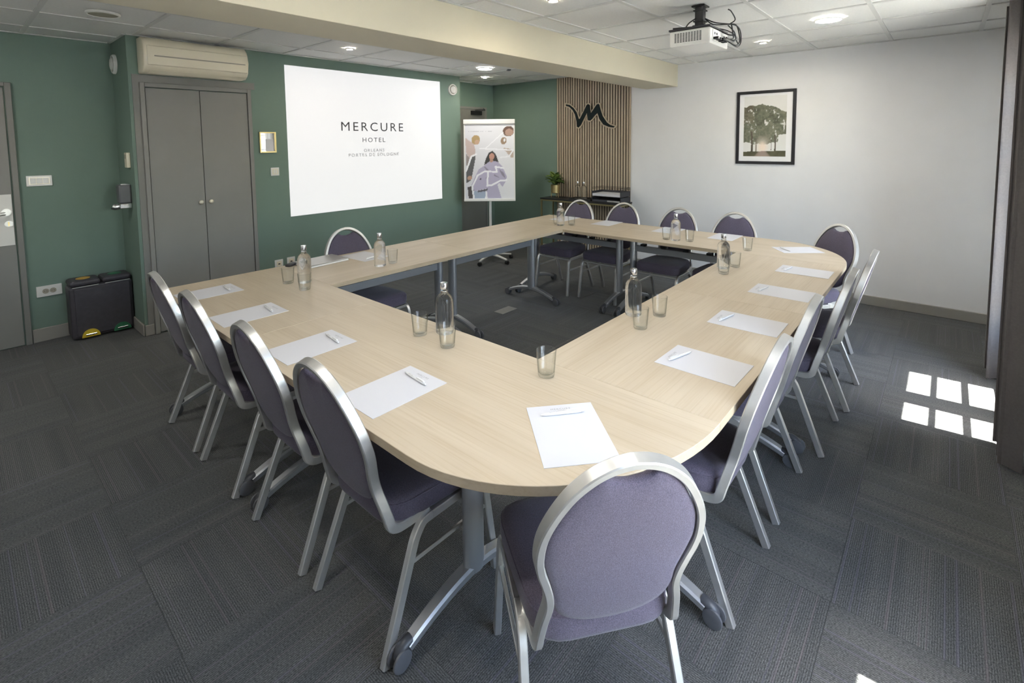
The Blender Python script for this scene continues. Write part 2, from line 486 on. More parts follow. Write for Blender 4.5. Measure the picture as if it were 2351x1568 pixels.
# ---- walls
def wall(name, boxes, m_, label):
    bm = bmesh.new()
    for b in boxes: box(bm, *b)
    return struct(build(name, bm, m_), label, 'wall')
T_ = .2
wall_white = wall('wall_right', [(XW, XW+T_, YR-.3, 3.713, -.01, ZC+.06)], 'white_wall', 'white textured wall with the framed tree picture')
wall('wall_far', [(XW, XW+T_, 3.713, YF+.2, -.01, ZC+.06), (XE, XW, YF, YF+T_, -.01, ZC+.06)], 'green_wall', 'green wall of the recess beside the slatted panel')
wall_screen = wall('wall_screen', [(XC, XE, YS, YD+.2, -.01, ZC+.06)], 'green_wall', 'green wall around the projected slide')
wall('wall_left', [(XB-T_, XC, YD, YD+T_, -.01, ZC+.06)], 'green_wall', 'green wall beside the grey entrance door')
wall('wall_rear', [(XB-T_, XB, YR-.3, YD, -.01, ZC+.06)], 'white_wall', 'white wall behind the viewer')
# window wall with three openings
WT = .25
D1 = (2.52, 3.55); D0 = (-.30, 1.03); D3 = (4.28, 4.74)
HD = 2.10
seg = [XB, D0[0], D0[1], D1[0], D1[1], D3[0], D3[1], XW]
bxs = []
for i in range(0, 8, 2): bxs.append((seg[i], seg[i+1], YR-WT, YR, -.01, ZC+.06))
for d in (D0, D1, D3): bxs.append((d[0], d[1], YR-WT, YR, HD, ZC+.06))
wall('wall_window', bxs, 'white_wall', 'white wall with the glazed doors and curtains')

# ---- beam
struct(boxo('trim_1', XB, XW-.001, BY1, BY2, BZ, ZC+.05, 'cream_beam', bev=.003), 'cream ceiling beam running across the room', 'beam')

# ---- ceiling: grid bars and tiles
cei = struct(boxo('ceiling', XB-.2, XW+.2, YR-.3, YD+.2, ZC+.06, ZC+.12, 'plenum'), 'suspended ceiling of white square tiles', 'ceiling')
GX0, GY0, G = -0.305, -0.645, 0.5945
gxs = [GX0 + G*k for k in range(-2, 9)]; gys = [GY0 + G*k for k in range(0, 10)]
def clipped(a, b, c0, c1): return max(a, c0), min(b, c1)
cells_x = [(XB, gxs[0])] + list(zip(gxs, gxs[1:])) + [(gxs[-1], XW)]
cells_y = [(YR, gys[0])] + list(zip(gys, gys[1:])) + [(gys[-1], YD)]
me_cache = {}
for (a, b) in cells_x:
    for (c, d) in cells_y:
        parts = [(c, d)]
        # cut by the beam
        if c < BY2 and d > BY1:
            parts = []
            if c < BY1 - .02: parts.append((c, BY1))
            if d > BY2 + .02: parts.append((BY2, d))
        for (c_, d_) in parts:
            cx_, cy_ = (a+b)/2, (c_+d_)/2; hx, hy = (b-a)/2 - .010, (d_-c_)/2 - .010
            if hx < .03 or hy < .02: continue
            if cx_ > XC and cx_ < XE and c_ > YS: continue
            k = (round(hx, 3), round(hy, 3))
            if k not in me_cache:
                o = boxo('ceiling_tile', -hx, hx, -hy, hy, 0, .016, 'ceiling_tile', cei); me_cache[k] = o.data
            else: o = link('ceiling_tile', me_cache[k], cei)
            o.location = (cx_, cy_, ZC + .007)
bar_y = [(YR, BY1), (BY2, YD)]
for gx in gxs:
    for (a, b) in bar_y:
        if b == YD and XC < gx < XE: b = YS
        if b == YD and gx > XE: b = YF
        boxo('grid_bar', gx-.014, gx+.014, a, b, ZC, ZC+.03, 'ceiling_bar', cei)
for gy in gys:
    if BY1 < gy < BY2: continue
    rng = [(XB, XW)]
    if gy > YS: rng = [(XB, XC), (XE, XW)]
    for (a, b) in rng: boxo('grid_bar', a, b, gy-.014, gy+.014, ZC+.0005, ZC+.0305, 'ceiling_bar', cei)
# edge angle along the walls
for (a, b, c, d) in ((XW-.022, XW, YR, BY1), (XW-.022, XW, BY2, YF), (XB, XB+.022, YR, BY1), (XB, XB+.022, BY2, YD),
                     (XB, XW, YR, YR+.022), (XC, XE, YS-.022, YS), (XB, XC, YD-.022, YD), (XE, XW, YF-.022, YF),
                     (XB, XW, BY1-.022, BY1), (XB, XW, BY2, BY2+.022), (XC-.022, XC, YS, YD), (XE, XE+.022, YS, YF)):
    boxo('edge_angle', a, b, c, d, ZC-.001, ZC+.006, 'ceiling_bar', cei)

# ---- baseboards
def baseboard(name, x0_, x1_, y0_, y1_, label, h=.092):
    bm = bmesh.new(); box(bm, x0_, x1_, y0_, y1_, 0, h, 0, .004, 1)
    return struct(build(name, bm, 'baseboard'), label, 'baseboard')
baseboard('baseboard_right', XW-.014, XW, YR, 2.57, 'grey beige baseboard along the white wall')
baseboard('baseboard_far', XW-.014, XW, 3.716, YF, 'grey beige baseboard under the green recess wall')
baseboard('baseboard_screen_left', XC, .305, YS-.014, YS, 'short baseboard between corner and cupboard')
baseboard('baseboard_screen', 1.15, XE, YS-.014, YS, 'baseboard under the projected slide')
baseboard('baseboard_side', XC-.014, XC, YS, YD, 'short baseboard beside the recycling bin', .10)
baseboard('baseboard_left', -.385, XC, YD-.014, YD, 'baseboard behind the recycling bin', .11)
baseboard('baseboard_window', 1.035, 2.52, YR, YR+.014, 'baseboard behind the near curtain')

# ---- entrance door (left)
d1 = struct(thing('door_1', 'grey entrance door with white plate and lever handle', 'door', (0, 0, 0)))
boxo('door_leaf', -1.34, -.432, YD-.012, YD-.001, .006, 2.035, 'grey_door', d1, bev=.002)
bm = bmesh.new(); box(bm, -.424, -.388, YD-.03, YD-.001, 0, 2.075, 0, .003, 1); box(bm, -1.384, -1.348, YD-.03, YD-.001, 0, 2.075, 0, .003, 1); box(bm, -1.348, -.424, YD-.03, YD-.001, 2.043, 2.075, 0, .003, 1)
build('door_frame', bm, 'grey_paint', d1)
bm = bmesh.new()
pts = [(-.437, .815), (-.437, 1.213)]
for i in range(13):
    a = math.radians(90 + i*180/12)
    pts.append((-.60 + .10*math.cos(a)*1.3, 1.014 + .199*math.sin(a)))
prism(bm, [(p[0], p[1]) for p in pts], 0, .004)
hp = build('handle_plate', bm, 'white_plastic', d1, loc=(0, YD-.0125, 0), rot=(PI/2, 0, 0))
hd = build('handle', sweep(sweep(bmesh.new(), [(-.478, YD-.016, 1.068), (-.478, YD-.06, 1.068)], csec(.010, 10)), fillet([(-.478, YD-.06, 1.068), (-.50, YD-.062, 1.066), (-.60, YD-.058, 1.04)], .02), osec(.022, .014)), 'brushed_silver', d1, True, angle=40)
build('rose', lathe(bmesh.new(), [(.028, 0), (.028, .006), (.024, .008)], 20, axis='y', c=(-.472, YD-.025, 1.075)), 'brushed_silver', d1, True, angle=40)
lc = build('lock_rose', lathe(bmesh.new(), [(.024, 0), (.024, .006), (.020, .008)], 20, axis='y', c=(-.463, YD-.025, .985)), 'brushed_silver', d1, True, angle=40)
boxo('lock_cylinder', -.467, -.459, YD-.0275, YD-.0245, .968, 1.0, 'brass', lc)

# ---- recess door behind the flip chart
d2 = struct(thing('door_2', 'dark grey door with closer in the recess', 'door', (0, 0, 0)))
boxo('door_leaf', 3.86, 4.70, YF-.012, YF-.001, .006, 2.075, 'grey_paint', d2, bev=.002)
bm = bmesh.new(); box(bm, 4.702, 4.735, YF-.022, YF-.001, 0, 2.11); box(bm, 3.825, 3.858, YF-.022, YF-.001, 0, 2.11); box(bm, 3.858, 4.702, YF-.022, YF-.001, 2.078, 2.11)
build('door_frame', bm, 'grey_door', d2)
bm = bmesh.new(); box(bm, 4.40, 4.60, YF-.06, YF-.013, 1.99, 2.05, 0, .006); sweep(bm, [(4.46, YF-.05, 2.055), (4.56, YF-.16, 2.06), (4.66, YF-.03, 2.09)], rsec(.018, .008))
build('door_closer', bm, 'black_plastic', d2)

# ---- slatted oak panel on the white wall
panel = struct(boxo('trim_2', XW-.010, XW-.0005, 2.578, 3.712, .002, ZC-.002, 'felt_black'), 'oak slatted wall panel on black felt with raised logo', 'wall panel')
ns, sw = 29, .0245
pitch = (3.712-2.578-.006)/ns
o0 = None
for i in range(ns):
    yc = 2.578 + .003 + pitch*(i+.5)
    if o0 is None:
        o0 = boxo('slat', -.0055, .0055, -sw/2, sw/2, 0, ZC-.006, 'oak_slat', panel, bev=.0015); o = o0
    else: o = link('slat', o0.data, panel)
    o.location = (XW-.0160, yc, .003)
boxo('end_strip', XW-.022, XW-.001, 2.560, 2.577, .002, ZC-.002, 'oak_slat', panel)

# raised logo on the slats
LOGO = [(3.532, 2.086), (3.476, 2.074), (3.412, 2.03), (3.361, 1.968), (3.33, 1.885), (3.309, 1.876), (3.25, 1.967), (3.197, 2.059), (3.176, 2.07), (3.153, 2.057), (3.145, 1.995), (3.138, 1.939), (3.093, 1.992), (3.042, 2.055), (3.021, 2.064), (3.005, 2.053), (2.987, 1.987), (2.957, 1.907), (2.89, 1.818), (2.841, 1.785), (2.776, 1.765), (2.792, 1.756), (2.857, 1.765), (2.94, 1.798), (2.999, 1.872), (3.028, 1.957), (3.076, 1.919), (3.118, 1.874), (3.148, 1.856), (3.176, 1.864), (3.186, 1.916), (3.193, 1.968), (3.25, 1.874), (3.294, 1.801), (3.33, 1.77), (3.352, 1.781), (3.357, 1.848), (3.383, 1.944), (3.421, 2.005), (3.476, 2.053), (3.532, 2.071)]
def offset_poly(pts, d):
    n = len(pts); out = []
    area = sum(pts[i][0]*pts[(i+1) % n][1] - pts[(i+1) % n][0]*pts[i][1] for i in range(n))
    s = 1 if area > 0 else -1
    for i in range(n):
        p = Vector(pts[i]); a = (p - Vector(pts[i-1])).normalized(); b = (Vector(pts[(i+1) % n]) - p).normalized()
        na = Vector((a.y, -a.x))*s; nb = Vector((b.y, -b.x))*s
        nn = (na + nb)
        nn = nn.normalized() if nn.length > 1e-4 else na
        k = min(1/max(nn.dot(na), .45), 1.8)
        q = p + nn*d*k; out.append((q.x, q.y))
    return out
def wall_plate(name, pts, xa, xb, m_, parent):
    bm = bmesh.new()
    a = [bm.verts.new((xa, p[0], p[1])) for p in pts]; b = [bm.verts.new((xb, p[0], p[1])) for p in pts]
    fa = bm.faces.new(a); fb = bm.faces.new(list(reversed(b)))
    n = len(pts)
    for i in range(n): bm.faces.new((a[i], b[i], b[(i+1) % n], a[(i+1) % n]))
    bmesh.ops.triangulate(bm, faces=[fa, fb])
    return build(name, bm, m_, parent)
logo = tag(wall_plate('wall_logo', offset_poly(LOGO, .021), XW-.034, XW-.0218, 'oak_edge', None), 'raised dark winged M emblem with oak rim on slatted panel', 'emblem')
wall_plate('emblem_face', offset_poly(LOGO, .003), XW-.039, XW-.0342, 'logo_green', logo)

# ---- glazed doors in the window wall
ROWS = [(.350, .605), (.643, .887), (.921, 1.160), (1.206, 1.448), (1.492, 1.733), (1.777, 2.015)]
YP = -.955
def glazed_door(name, x0_, x1_, cols, label, handle=True):
    d = struct(thing(name, label, 'window', (0, 0, 0)))
    bm = bmesh.new()
    box(bm, x0_+.002, x0_+.03, YP-.035, YP+.035, 0, HD-.002); box(bm, x1_-.03, x1_-.002, YP-.035, YP+.035, 0, HD-.002)
    box(bm, x0_+.03, x1_-.03, YP-.035, YP+.035, HD-.035, HD-.002)
    build('frame', bm, 'pvc_white', d)
    n = len(cols); edges = [x0_+.032]
    for (a, b), (c, e) in zip(cols, cols[1:]): edges.append((b+c)/2)
    edges.append(x1_-.032)
    for i, (a, b) in enumerate(cols):
        bm = bmesh.new(); l_, r_ = edges[i]+.001, edges[i+1]-.001
        box(bm, l_, a-.004, YP-.022, YP+.022, .01, HD-.037); box(bm, b+.004, r_, YP-.022, YP+.022, .01, HD-.037)
        zs = [.01] + [z for rw in ROWS for z in rw] + [HD-.037]
        for j in range(0, len(zs), 2): box(bm, a-.004, b+.004, YP-.008, YP+.008, zs[j], zs[j+1])
        leaf = build('leaf', bm, 'pvc_white', d)
        for (z0, z1) in ROWS:
            boxo('pane', a-.003, b+.003, YP-.002, YP+.002, z0+.001, z1-.001, 'window_glass', leaf)
    if handle:
        xm = edges[1] if n > 1 else edges[0]+.03
        bm = bmesh.new(); box(bm, xm-.035, xm-.012, YP+.025, YP+.033, .98, 1.12, 0, .003)
        sweep(bm, fillet([(xm-.024, YP+.033, 1.05), (xm-.024, YP+.07, 1.05), (xm-.024, YP+.072, .95)], .015), csec(.008))
        build('handle', bm, 'brushed_silver', d)
    return d
glazed_door('window_1', D1[0], D1[1], [(2.63, 2.95), (3.13, 3.47)], 'white glazed double door casting sun patches on the carpet')
glazed_door('window_2', D0[0], D0[1], [(-.20, -.06), (.11, .43), (.61, .95)], 'white glazed door beside the viewer, with a third leaf added for light')  # unseen door placed from its sun patch; narrow third leaf added for light
glazed_door('added_window', D3[0], D3[1], [(4.36, 4.66)], 'narrow glazed door added to give a bright strip beside the curtain')  # added so the gap beside the far curtain shows a bright strip
for i, d in enumerate((D0, D1)):
    pl = bpy.data.lights.new('window_portal', 'AREA'); pl.shape = 'RECTANGLE'; pl.size = d[1]-d[0]; pl.size_y = HD
    pl.cycles.is_portal = True
    po = bpy.data.objects.new('window_portal', pl); C.objects.link(po)
    po.location = ((d[0]+d[1])/2, YR-WT-.02, HD/2); po.rotation_euler = (PI/2, 0, 0)

# ---- outside: terrace, unseen eave, and a porch added to block sun and sky
struct(boxo('terrace', -40, 45, -60, YR-WT, -.30, -.12, 'terrace'), 'pale paved terrace outside the glazed doors', 'terrace')
struct(boxo('eave', -4, 3.62, -1.681, YR-WT, 2.55, 2.68, 'blocker_wood'), 'unseen roof eave shaped to cut the sun on the glazed doors', 'eave')  # out of view; depth chosen so sun reaches only the lower panes
struct(boxo('sun_block_canopy', 3.62, 7, -3.0, YR-WT, 2.55, 2.68, 'blocker_wood'), 'unseen canopy added to keep the sun off the narrow glazed door', 'canopy')  # out of view, added to stop direct sun at the narrow door
bm = bmesh.new(); box(bm, 3.72, 6.6, -2.55, -2.40, -.12, 2.55); box(bm, 3.72, 3.85, -2.40, YR-WT, -.12, 2.55)
struct(build('sky_block_wall', bm, 'blocker_wood'), 'unseen wall added to limit sky light through the narrow glazed door', 'wall')  # added out of view to hold back sky light from the narrow door

# ================================================================== THINGS ON WALLS AND CEILING
# ---- built-in cupboard with two doors
cup = thing('wall_cupboard', 'grey built in cupboard with two doors below the air conditioner', 'cupboard', (0, 0, 0))
bm = bmesh.new()
box(bm, .262, .305, YS-.010, YS-.0005, .002, 2.155); box(bm, .305, 1.19, YS-.010, YS-.0005, 2.093, 2.155)
build('surround_board', bm, 'grey_paint', cup)
bm = bmesh.new()
box(bm, .306, .338, YS-.032, YS-.0005, .002, 2.092, 0, .003, 1); box(bm, 1.118, 1.15, YS-.032, YS-.0005, .002, 2.092, 0, .003, 1); box(bm, .338, 1.118, YS-.032, YS-.0005, 2.056, 2.092, 0, .003, 1)
build('frame', bm, 'grey_door', cup)
for x0_, x1_, xk in ((.342, .727, .690), (.731, 1.114, .768)):
    dr = boxo('door', x0_, x1_, YS-.022, YS-.003, .012, 2.05, 'grey_door', cup, bev=.002)
    build('knob', lathe(bmesh.new(), [(0, -.034), (.012, -.033), (.019, -.026), (.019, -.020), (.010, -.013), (.008, 0)], 16, axis='y', c=(xk, YS-.022, 1.08)), 'steel_knob', dr, True)

# ---- air conditioner
ac = thing('air_conditioner', 'cream wall mounted air conditioner above the grey cupboard', 'air conditioner', (0, 0, 0))
def yz_prism(bm, pts, x0_, x1_, mi=0):
    a = [bm.verts.new((x0_, p[0], p[1])) for p in pts]; b = [bm.verts.new((x1_, p[0], p[1])) for p in pts]
    bm.faces.new(a).material_index = mi; bm.faces.new(list(reversed(b))).material_index = mi
    n = len(pts)
    for i in range(n): bm.faces.new((a[i], b[i], b[(i+1) % n], a[(i+1) % n])).material_index = mi
    return bm
prof = [(YS-.002, 2.16), (YS-.135, 2.16), (YS-.175, 2.185), (YS-.198, 2.215), (YS-.204, 2.30), (YS-.200, 2.365), (YS-.185, 2.40), (YS-.150, 2.432), (YS-.10, 2.443), (YS-.002, 2.443)]
bm = yz_prism(bmesh.new(), prof, .306, 1.075)
ed = [e for e in bm.edges if abs(e.verts[0].co.x - e.verts[1].co.x) < 1e-6]
bmesh.ops.bevel(bm, geom=ed, offset=.014, segments=3, profile=.5, affect='EDGES')
build('casing', bm, 'cream_plastic', ac, True, angle=35)
fp = [(YS-.1995, 2.214), (YS-.208, 2.22), (YS-.2125, 2.30), (YS-.208, 2.362), (YS-.2005, 2.368), (YS-.2045, 2.30)]
build('front_panel', yz_prism(bmesh.new(), fp, .330, 1.062), 'cream_plastic', ac, True, angle=35)
build('groove', yz_prism(bmesh.new(), [(YS-.2095, 2.283), (YS-.2135, 2.283), (YS-.2137, 2.292), (YS-.2095, 2.292)], .375, 1.045), 'dark_cream', ac)
build('louvre', yz_prism(bmesh.new(), [(YS-.137, 2.154), (YS-.141, 2.157), (YS-.183, 2.183), (YS-.180, 2.179)], .345, 1.045), 'cream_plastic', ac)

# ---- projected slide with its lettering
scr = tag(boxo('projection_screen', 1.482, 3.456, YS-.004, YS-.0005, .853, 2.36, 'screen_light'), 'bright white projected slide with dark hotel lettering', 'projection')
RS = (PI/2, 0, 0); YT = YS-.0052
def slide_line(words, cx_, z_, width, height, m_):
    """a line of the slide: one object per word, scaled to the line's width and cap height"""
    os_ = [text_mesh('lettering', w_, 1.0, m_, scr, (0, 0, 0), RS, 1.30) for w_ in words]
    bb = [([v.co.x for v in o.data.vertices], [v.co.y for v in o.data.vertices]) for o in os_]
    ws = [max(b[0])-min(b[0]) for b in bb]; gap = .62
    tot = sum(ws) + gap*(len(ws)-1); k = width/tot; x = cx_-width/2
    for o, b, w_ in zip(os_, bb, ws):
        hgt = max(b[1])-min(b[1]); ky = height/hgt
        o.scale = (k, ky, 1); o.location = (x - min(b[0])*k, YT, z_ - (max(b[1])+min(b[1]))/2*ky)
        x += (w_ + gap)*k
slide_line(['MERCURE'], 2.467, 1.768, .805, .098, 'ink')
slide_line(['HOTEL'], 2.466, 1.620, .296, .050, 'ink')
slide_line(['ORLEANS'], 2.464, 1.502, .268, .035, 'ink_soft')
slide_line(['PORTES', 'DE', 'SOLOGNE'], 2.469, 1.452, .656, .035, 'ink_soft')

# ---- small wall fittings
def round_vent(name, label, loc, rot, r=.075):
    t = thing(name, label, 'vent', loc); t.rotation_euler = rot
    build('rim', lathe(bmesh.new(), [(r, 0), (r, .012), (r*.92, .022), (r*.80, .022), (r*.74, .010), (r*.74, 0)], 28, cap=False), 'white_plastic', t, True, angle=35)
    build('cone', lathe(bmesh.new(), [(r*.60, .004), (r*.62, .026), (r*.55, .032), (0, .034)], 28), 'white_plastic', t, True, angle=35)
    build('backing', lathe(bmesh.new(), [(r*.74, .001), (r*.74, .004)], 28), 'dark_cream', t)
round_vent('air_vent', 'round white air vent right of the projected slide', (3.667, YS-.0005, 2.274), (PI/2, 0, 0))
round_vent('air_vent', 'round white air vent high in the corner left of the air conditioner', (XC-.0005, 4.915, 2.27), (0, -PI/2, 0), .082)

def wall_socket(label, x, z, wd, ht, y, kind, group=None, cat='socket'):
    t = thing('wall_socket' if cat == 'socket' else 'light_switch', label, cat, (x, y, z), 0, group)
    boxo('plate', -wd/2, wd/2, -.010, -.0005, -ht/2, ht/2, 'white_plastic', t, bev=.003)
    if kind == 'rockers':
        boxo('inner_frame', -wd/2+.014, wd/2-.014, -.0115, -.0098, -ht/2+.014, ht/2-.014, 'cream_plastic', t)
        n = max(1, round(wd/.05)); s = (wd-.04)/n
        for i in range(n):
            boxo('rocker', -wd/2+.02+s*i+.002, -wd/2+.02+s*(i+1)-.002, -.0145, -.0113, -ht/2+.02, ht/2-.02, 'white_plastic', t, bev=.001)
    elif kind == 'double':
        for dx in (-.022, .022):
            build('socket_well', lathe(bmesh.new(), [(.020, 0), (.020, .0025), (.0165, .0025), (.016, .0008)], 20, axis='y', c=(dx, -.0125, 0)), 'socket_dark' if False else 'dark_cream', t)
            for q in (-.007, .007): build('pin_hole', lathe(bmesh.new(), [(.0026, 0), (.0026, .001)], 8, axis='y', c=(dx+q, -.0135, 0)), 'socket_dark', t)
    else:
        boxo('insert', -wd*.3, wd*.3, -.0125, -.0098, -ht*.3, ht*.3, 'cream_plastic', t, bev=.001)
        boxo('slot', -wd*.12, wd*.12, -.0135, -.0124, -ht*.1, ht*.05, 'socket_dark', t)
    return t
wall_socket('wide white triple light switch beside the entrance door', -.271, 1.307, .152, .084, YD, 'rockers', cat='switch')
wall_socket('white double wall socket beside the recycling bin', -.266, .408, .154, .088, YD, 'double')
wall_socket('small white square light switch below the little gold mirror', 1.345, 1.314, .080, .080, YS, 'rockers', cat='switch')
wall_socket('white wall socket just above the table edge, nearer the cupboard', 1.342, .40, .080, .080, YS, 'single')
wall_socket('white wall socket just above the table edge, behind the laptop', 1.462, .405, .080, .080, YS, 'single')

mr = thing('wall_mirror', 'small gold framed mirror between cupboard and projected slide', 'mirror', (1.290, YS, 1.60))
bm = bmesh.new()
for b in ((-.077, -.064, -.100, .100), (.064, .077, -.100, .100), (-.064, .064, .087, .100), (-.064, .064, -.100, -.087)):
    box(bm, b[0], b[1], -.018, -.0005, b[2], b[3], 0, .002, 1)
build('frame', bm, 'brass', mr)
boxo('glass', -.065, .065, -.008, -.001, -.088, .088, 'mirror', mr)
boxo('notice_card', -.020, .052, -.0095, -.0082, -.085, .030, 'paper', mr)

# fittings on the side of the cupboard block
th = thing('thermostat', 'small beige thermostat above the soap dispenser', 'thermostat', (XC, 4.655, 1.462))
boxo('body', -.026, -.0005, -.038, .038, -.062, .062, 'cream_plastic', th, bev=.004)
boxo('display', -.0275, -.0255, -.022, .022, .012, .045, 'dark_cream', th)
sd_ = thing('soap_dispenser', 'grey hand gel dispenser with chrome lever on the green side wall', 'dispenser', (XC, 4.70, 1.16))
boxo('tank', -.085, -.0005, -.050, .050, -.055, .100, 'caster_grey', sd_, bev=.012)
boxo('cap', -.070, -.010, -.040, .040, .098, .108, 'chrome', sd_, bev=.004)
boxo('pump_block', -.080, -.0005, -.046, .046, -.098, -.054, 'chrome', sd_, bev=.006)
build('lever', sweep(bmesh.new(), fillet([(-.06, 0, -.08), (-.105, 0, -.085), (-.125, 0, -.075)], .02), osec(.045, .014)), 'chrome', sd_, True, angle=40)

# ---- ceiling lamps
def panel_lamp(label, x, y, on=True, r=.092):
    t = thing('ceiling_lamp' if on else 'ceiling_speaker', label, 'ceiling lamp' if on else 'speaker', (x, y, ZC))
    build('rim', lathe(bmesh.new(), [(r*.86, -.008), (r*.90, -.012), (r, -.008), (r, .004)], 36, cap=False), 'white_plastic', t, True, angle=40)
    build('diffuser' if on else 'grille', lathe(bmesh.new(), [(0, -.010), (r*.87, -.009), (r*.87, .004)], 36), 'led_panel' if on else 'dark_cream', t)
    return t
panel_lamp('round lit ceiling panel above the flip chart', 3.522, 3.761)
panel_lamp('round lit ceiling panel near the white wall', 3.543, .229)
panel_lamp('unseen round ceiling panel added to light the near table corner', .62, .23)  # extra lamp out of view, added to brighten the near tables
panel_lamp('unseen round ceiling panel added to light the wall by the entrance door', -1.05, 3.79)  # extra lamp out of view, added to brighten the left green wall
panel_lamp('unseen round ceiling panel added to light the carpet left of the viewer', -.50, .90)  # extra lamp out of view, added to brighten the near carpet
panel_lamp('round unlit grey speaker grille in the ceiling above the door corner', -.008, 3.828, False)
def spot_lamp(label, x, y):
    t = thing('ceiling_spot', label, 'ceiling spot', (x, y, ZC))
    build('rim', lathe(bmesh.new(), [(.024, -.004), (.030, -.010), (.040, -.006), (.041, .004)], 24, cap=False), 'brushed_silver', t, True, angle=40)
    build('lamp', lathe(bmesh.new(), [(0, -.006), (.026, -.005), (.026, .004)], 24), 'led_spot', t)
spot_lamp('small lit ceiling spot above the projected slide', 1.768, 3.785)
spot_lamp('small warm ceiling spot in the recess by the flip chart', 4.122, 4.357)
spot_lamp('small ceiling spot right of the projector', 4.141, .833)
spot_lamp('small ceiling spot in front of the cream beam', 1.772, 1.424)
sp = thing('smoke_detector', 'tiny dark detector beside the round lamp near the beam', 'detector', (3.80, 3.63, ZC))
build('base', lathe(bmesh.new(), [(.030, .002), (.030, -.008), (.018, -.014), (0, -.015)], 20), 'caster_grey', sp, True, angle=40)
build('status_lamp', lathe(bmesh.new(), [(.010, -.012), (.008, -.020), (0, -.022)], 12, c=(-.035, .0, .012)), 'pen_white', sp, True)

# ---- framed picture of a tree lane
def vnoise(x, y, seed=0):
    def h(i, j):
        v = math.sin(i*127.1 + j*311.7 + seed*74.7)*43758.5453; return v - math.floor(v)
    i, j = math.floor(x), math.floor(y); fx, fy = x-i, y-j
    fx, fy = fx*fx*(3-2*fx), fy*fy*(3-2*fy)
    return (h(i, j)*(1-fx)+h(i+1, j)*fx)*(1-fy) + (h(i, j+1)*(1-fx)+h(i+1, j+1)*fx)*fy
def fbm(x, y, s=0): return .5*vnoise(x, y, s)+.27*vnoise(2.1*x, 2.1*y, s+1)+.15*vnoise(4.3*x, 4.3*y, s+2)+.08*vnoise(8.7*x, 8.7*y, s+3)
def mixc(a, b, t):
    t = max(0, min(1, t)); return tuple(a[i]+(b[i]-a[i])*t for i in range(3))
def print_grid(name, w_, h_, nu, nv, fn, parent, loc, rot):
    """flat print: colours stored per vertex, u to the right, v up, centred"""
    vs_ = [(w_*(i/nu-.5), h_*(j/nv-.5), 0) for j in range(nv+1) for i in range(nu+1)]
    fs = [(j*(nu+1)+i, j*(nu+1)+i+1, (j+1)*(nu+1)+i+1, (j+1)*(nu+1)+i) for j in range(nv) for i in range(nu)]
    me = bpy.data.meshes.new(name); me.from_pydata(vs_, [], fs)
    ca = me.color_attributes.new('print', 'FLOAT_COLOR', 'POINT')
    cols = []
    for j in range(nv+1):
        for i in range(nu+1): cols += [*fn(i/nu, j/nv), 1.0]
    ca.data.foreach_set('color', cols); me.materials.append(M['printed'])
    return link(name, me, parent, loc, rot)
def lane(u, v):
    skyc = (.70, .70, .68); f1, f2, f3 = (.075, .085, .055), (.21, .215, .155), (.16, .11, .075)
    c = skyc
    top = .86 - .10*max(0, (u-.62)/.38)**1.5 - .05*(abs(u-.45)/.5)**2 + .10*(fbm(u*7, v*7, 4)-.5)
    bot = .26 - .06*math.sin(u*PI) + .10*(fbm(u*9, 3, 9)-.5) + (.10 if u > .82 else 0)
    n = fbm(u*13, v*13, 1)
    if bot < v < top:
        d = .5*fbm(u*5+3, v*5, 2) + .5*fbm(u*24, v*34, 5)
        c = mixc(f1, f2, (d-.30)*2.6)
        if u < .25 and v > .55: c = mixc(c, f3, .5*(fbm(u*6, v*6, 7)))
        hole = fbm(u*17, v*17, 12)
        if hole > .62 and v < .80 and not .3 < u < .5: c = mixc(c, skyc, (hole-.62)*7)
    # trunks
    for (tu, tw, t0, t1) in ((.20, .028, .075, .42), (.30, .014, .08, .3), (.75, .022, .09, .36), (.66, .010, .10, .28)):
        if abs(u-tu-.01*math.sin(v*9)) < tw*(.7+.5*max(0, .2-v)/.2) and t0 < v < t1: c = mixc((.06, .055, .04), (.13, .10, .07), n)
    # bright opening and path
    ex, ey = (u-.46)/.12, (v-.15)/.12
    g = math.exp(-(ex*ex+ey*ey)*1.1)
    c = mixc(c, (.80, .68, .58), g*1.1)
    if v < .085 + .02*(u-.4):
        c = mixc((.055, .06, .03), (.13, .12, .07), n)
        pw = .10 + (.085-v)*1.3
        if abs(u-.46) < pw: c = mixc((.34, .26, .22), c, (abs(u-.46)/pw)**4)
    return c
pf = thing('framed_picture', 'black framed photograph of a tree lined lane on the white wall', 'picture', (XW, .9925, 1.708))
bm = bmesh.new(); hw_, hh_ = .288, .386
for b in ((-hw_, -hw_+.030, -hh_, hh_), (hw_-.030, hw_, -hh_, hh_), (-hw_+.030, hw_-.030, hh_-.030, hh_), (-hw_+.030, hw_-.030, -hh_, -hh_+.030)):
    box(bm, -.022, -.0005, b[0], b[1], b[2], b[3], 0, .002, 1)
build('frame', bm, 'frame_black', pf)
boxo('mount', -.010, -.001, -hw_+.029, hw_-.029, -hh_+.029, hh_-.029, 'mount_card', pf)
print_grid('photo_print', .415, .635, 100, 152, lane, pf, (-.0106, .005, .013), (PI/2, 0, -PI/2))

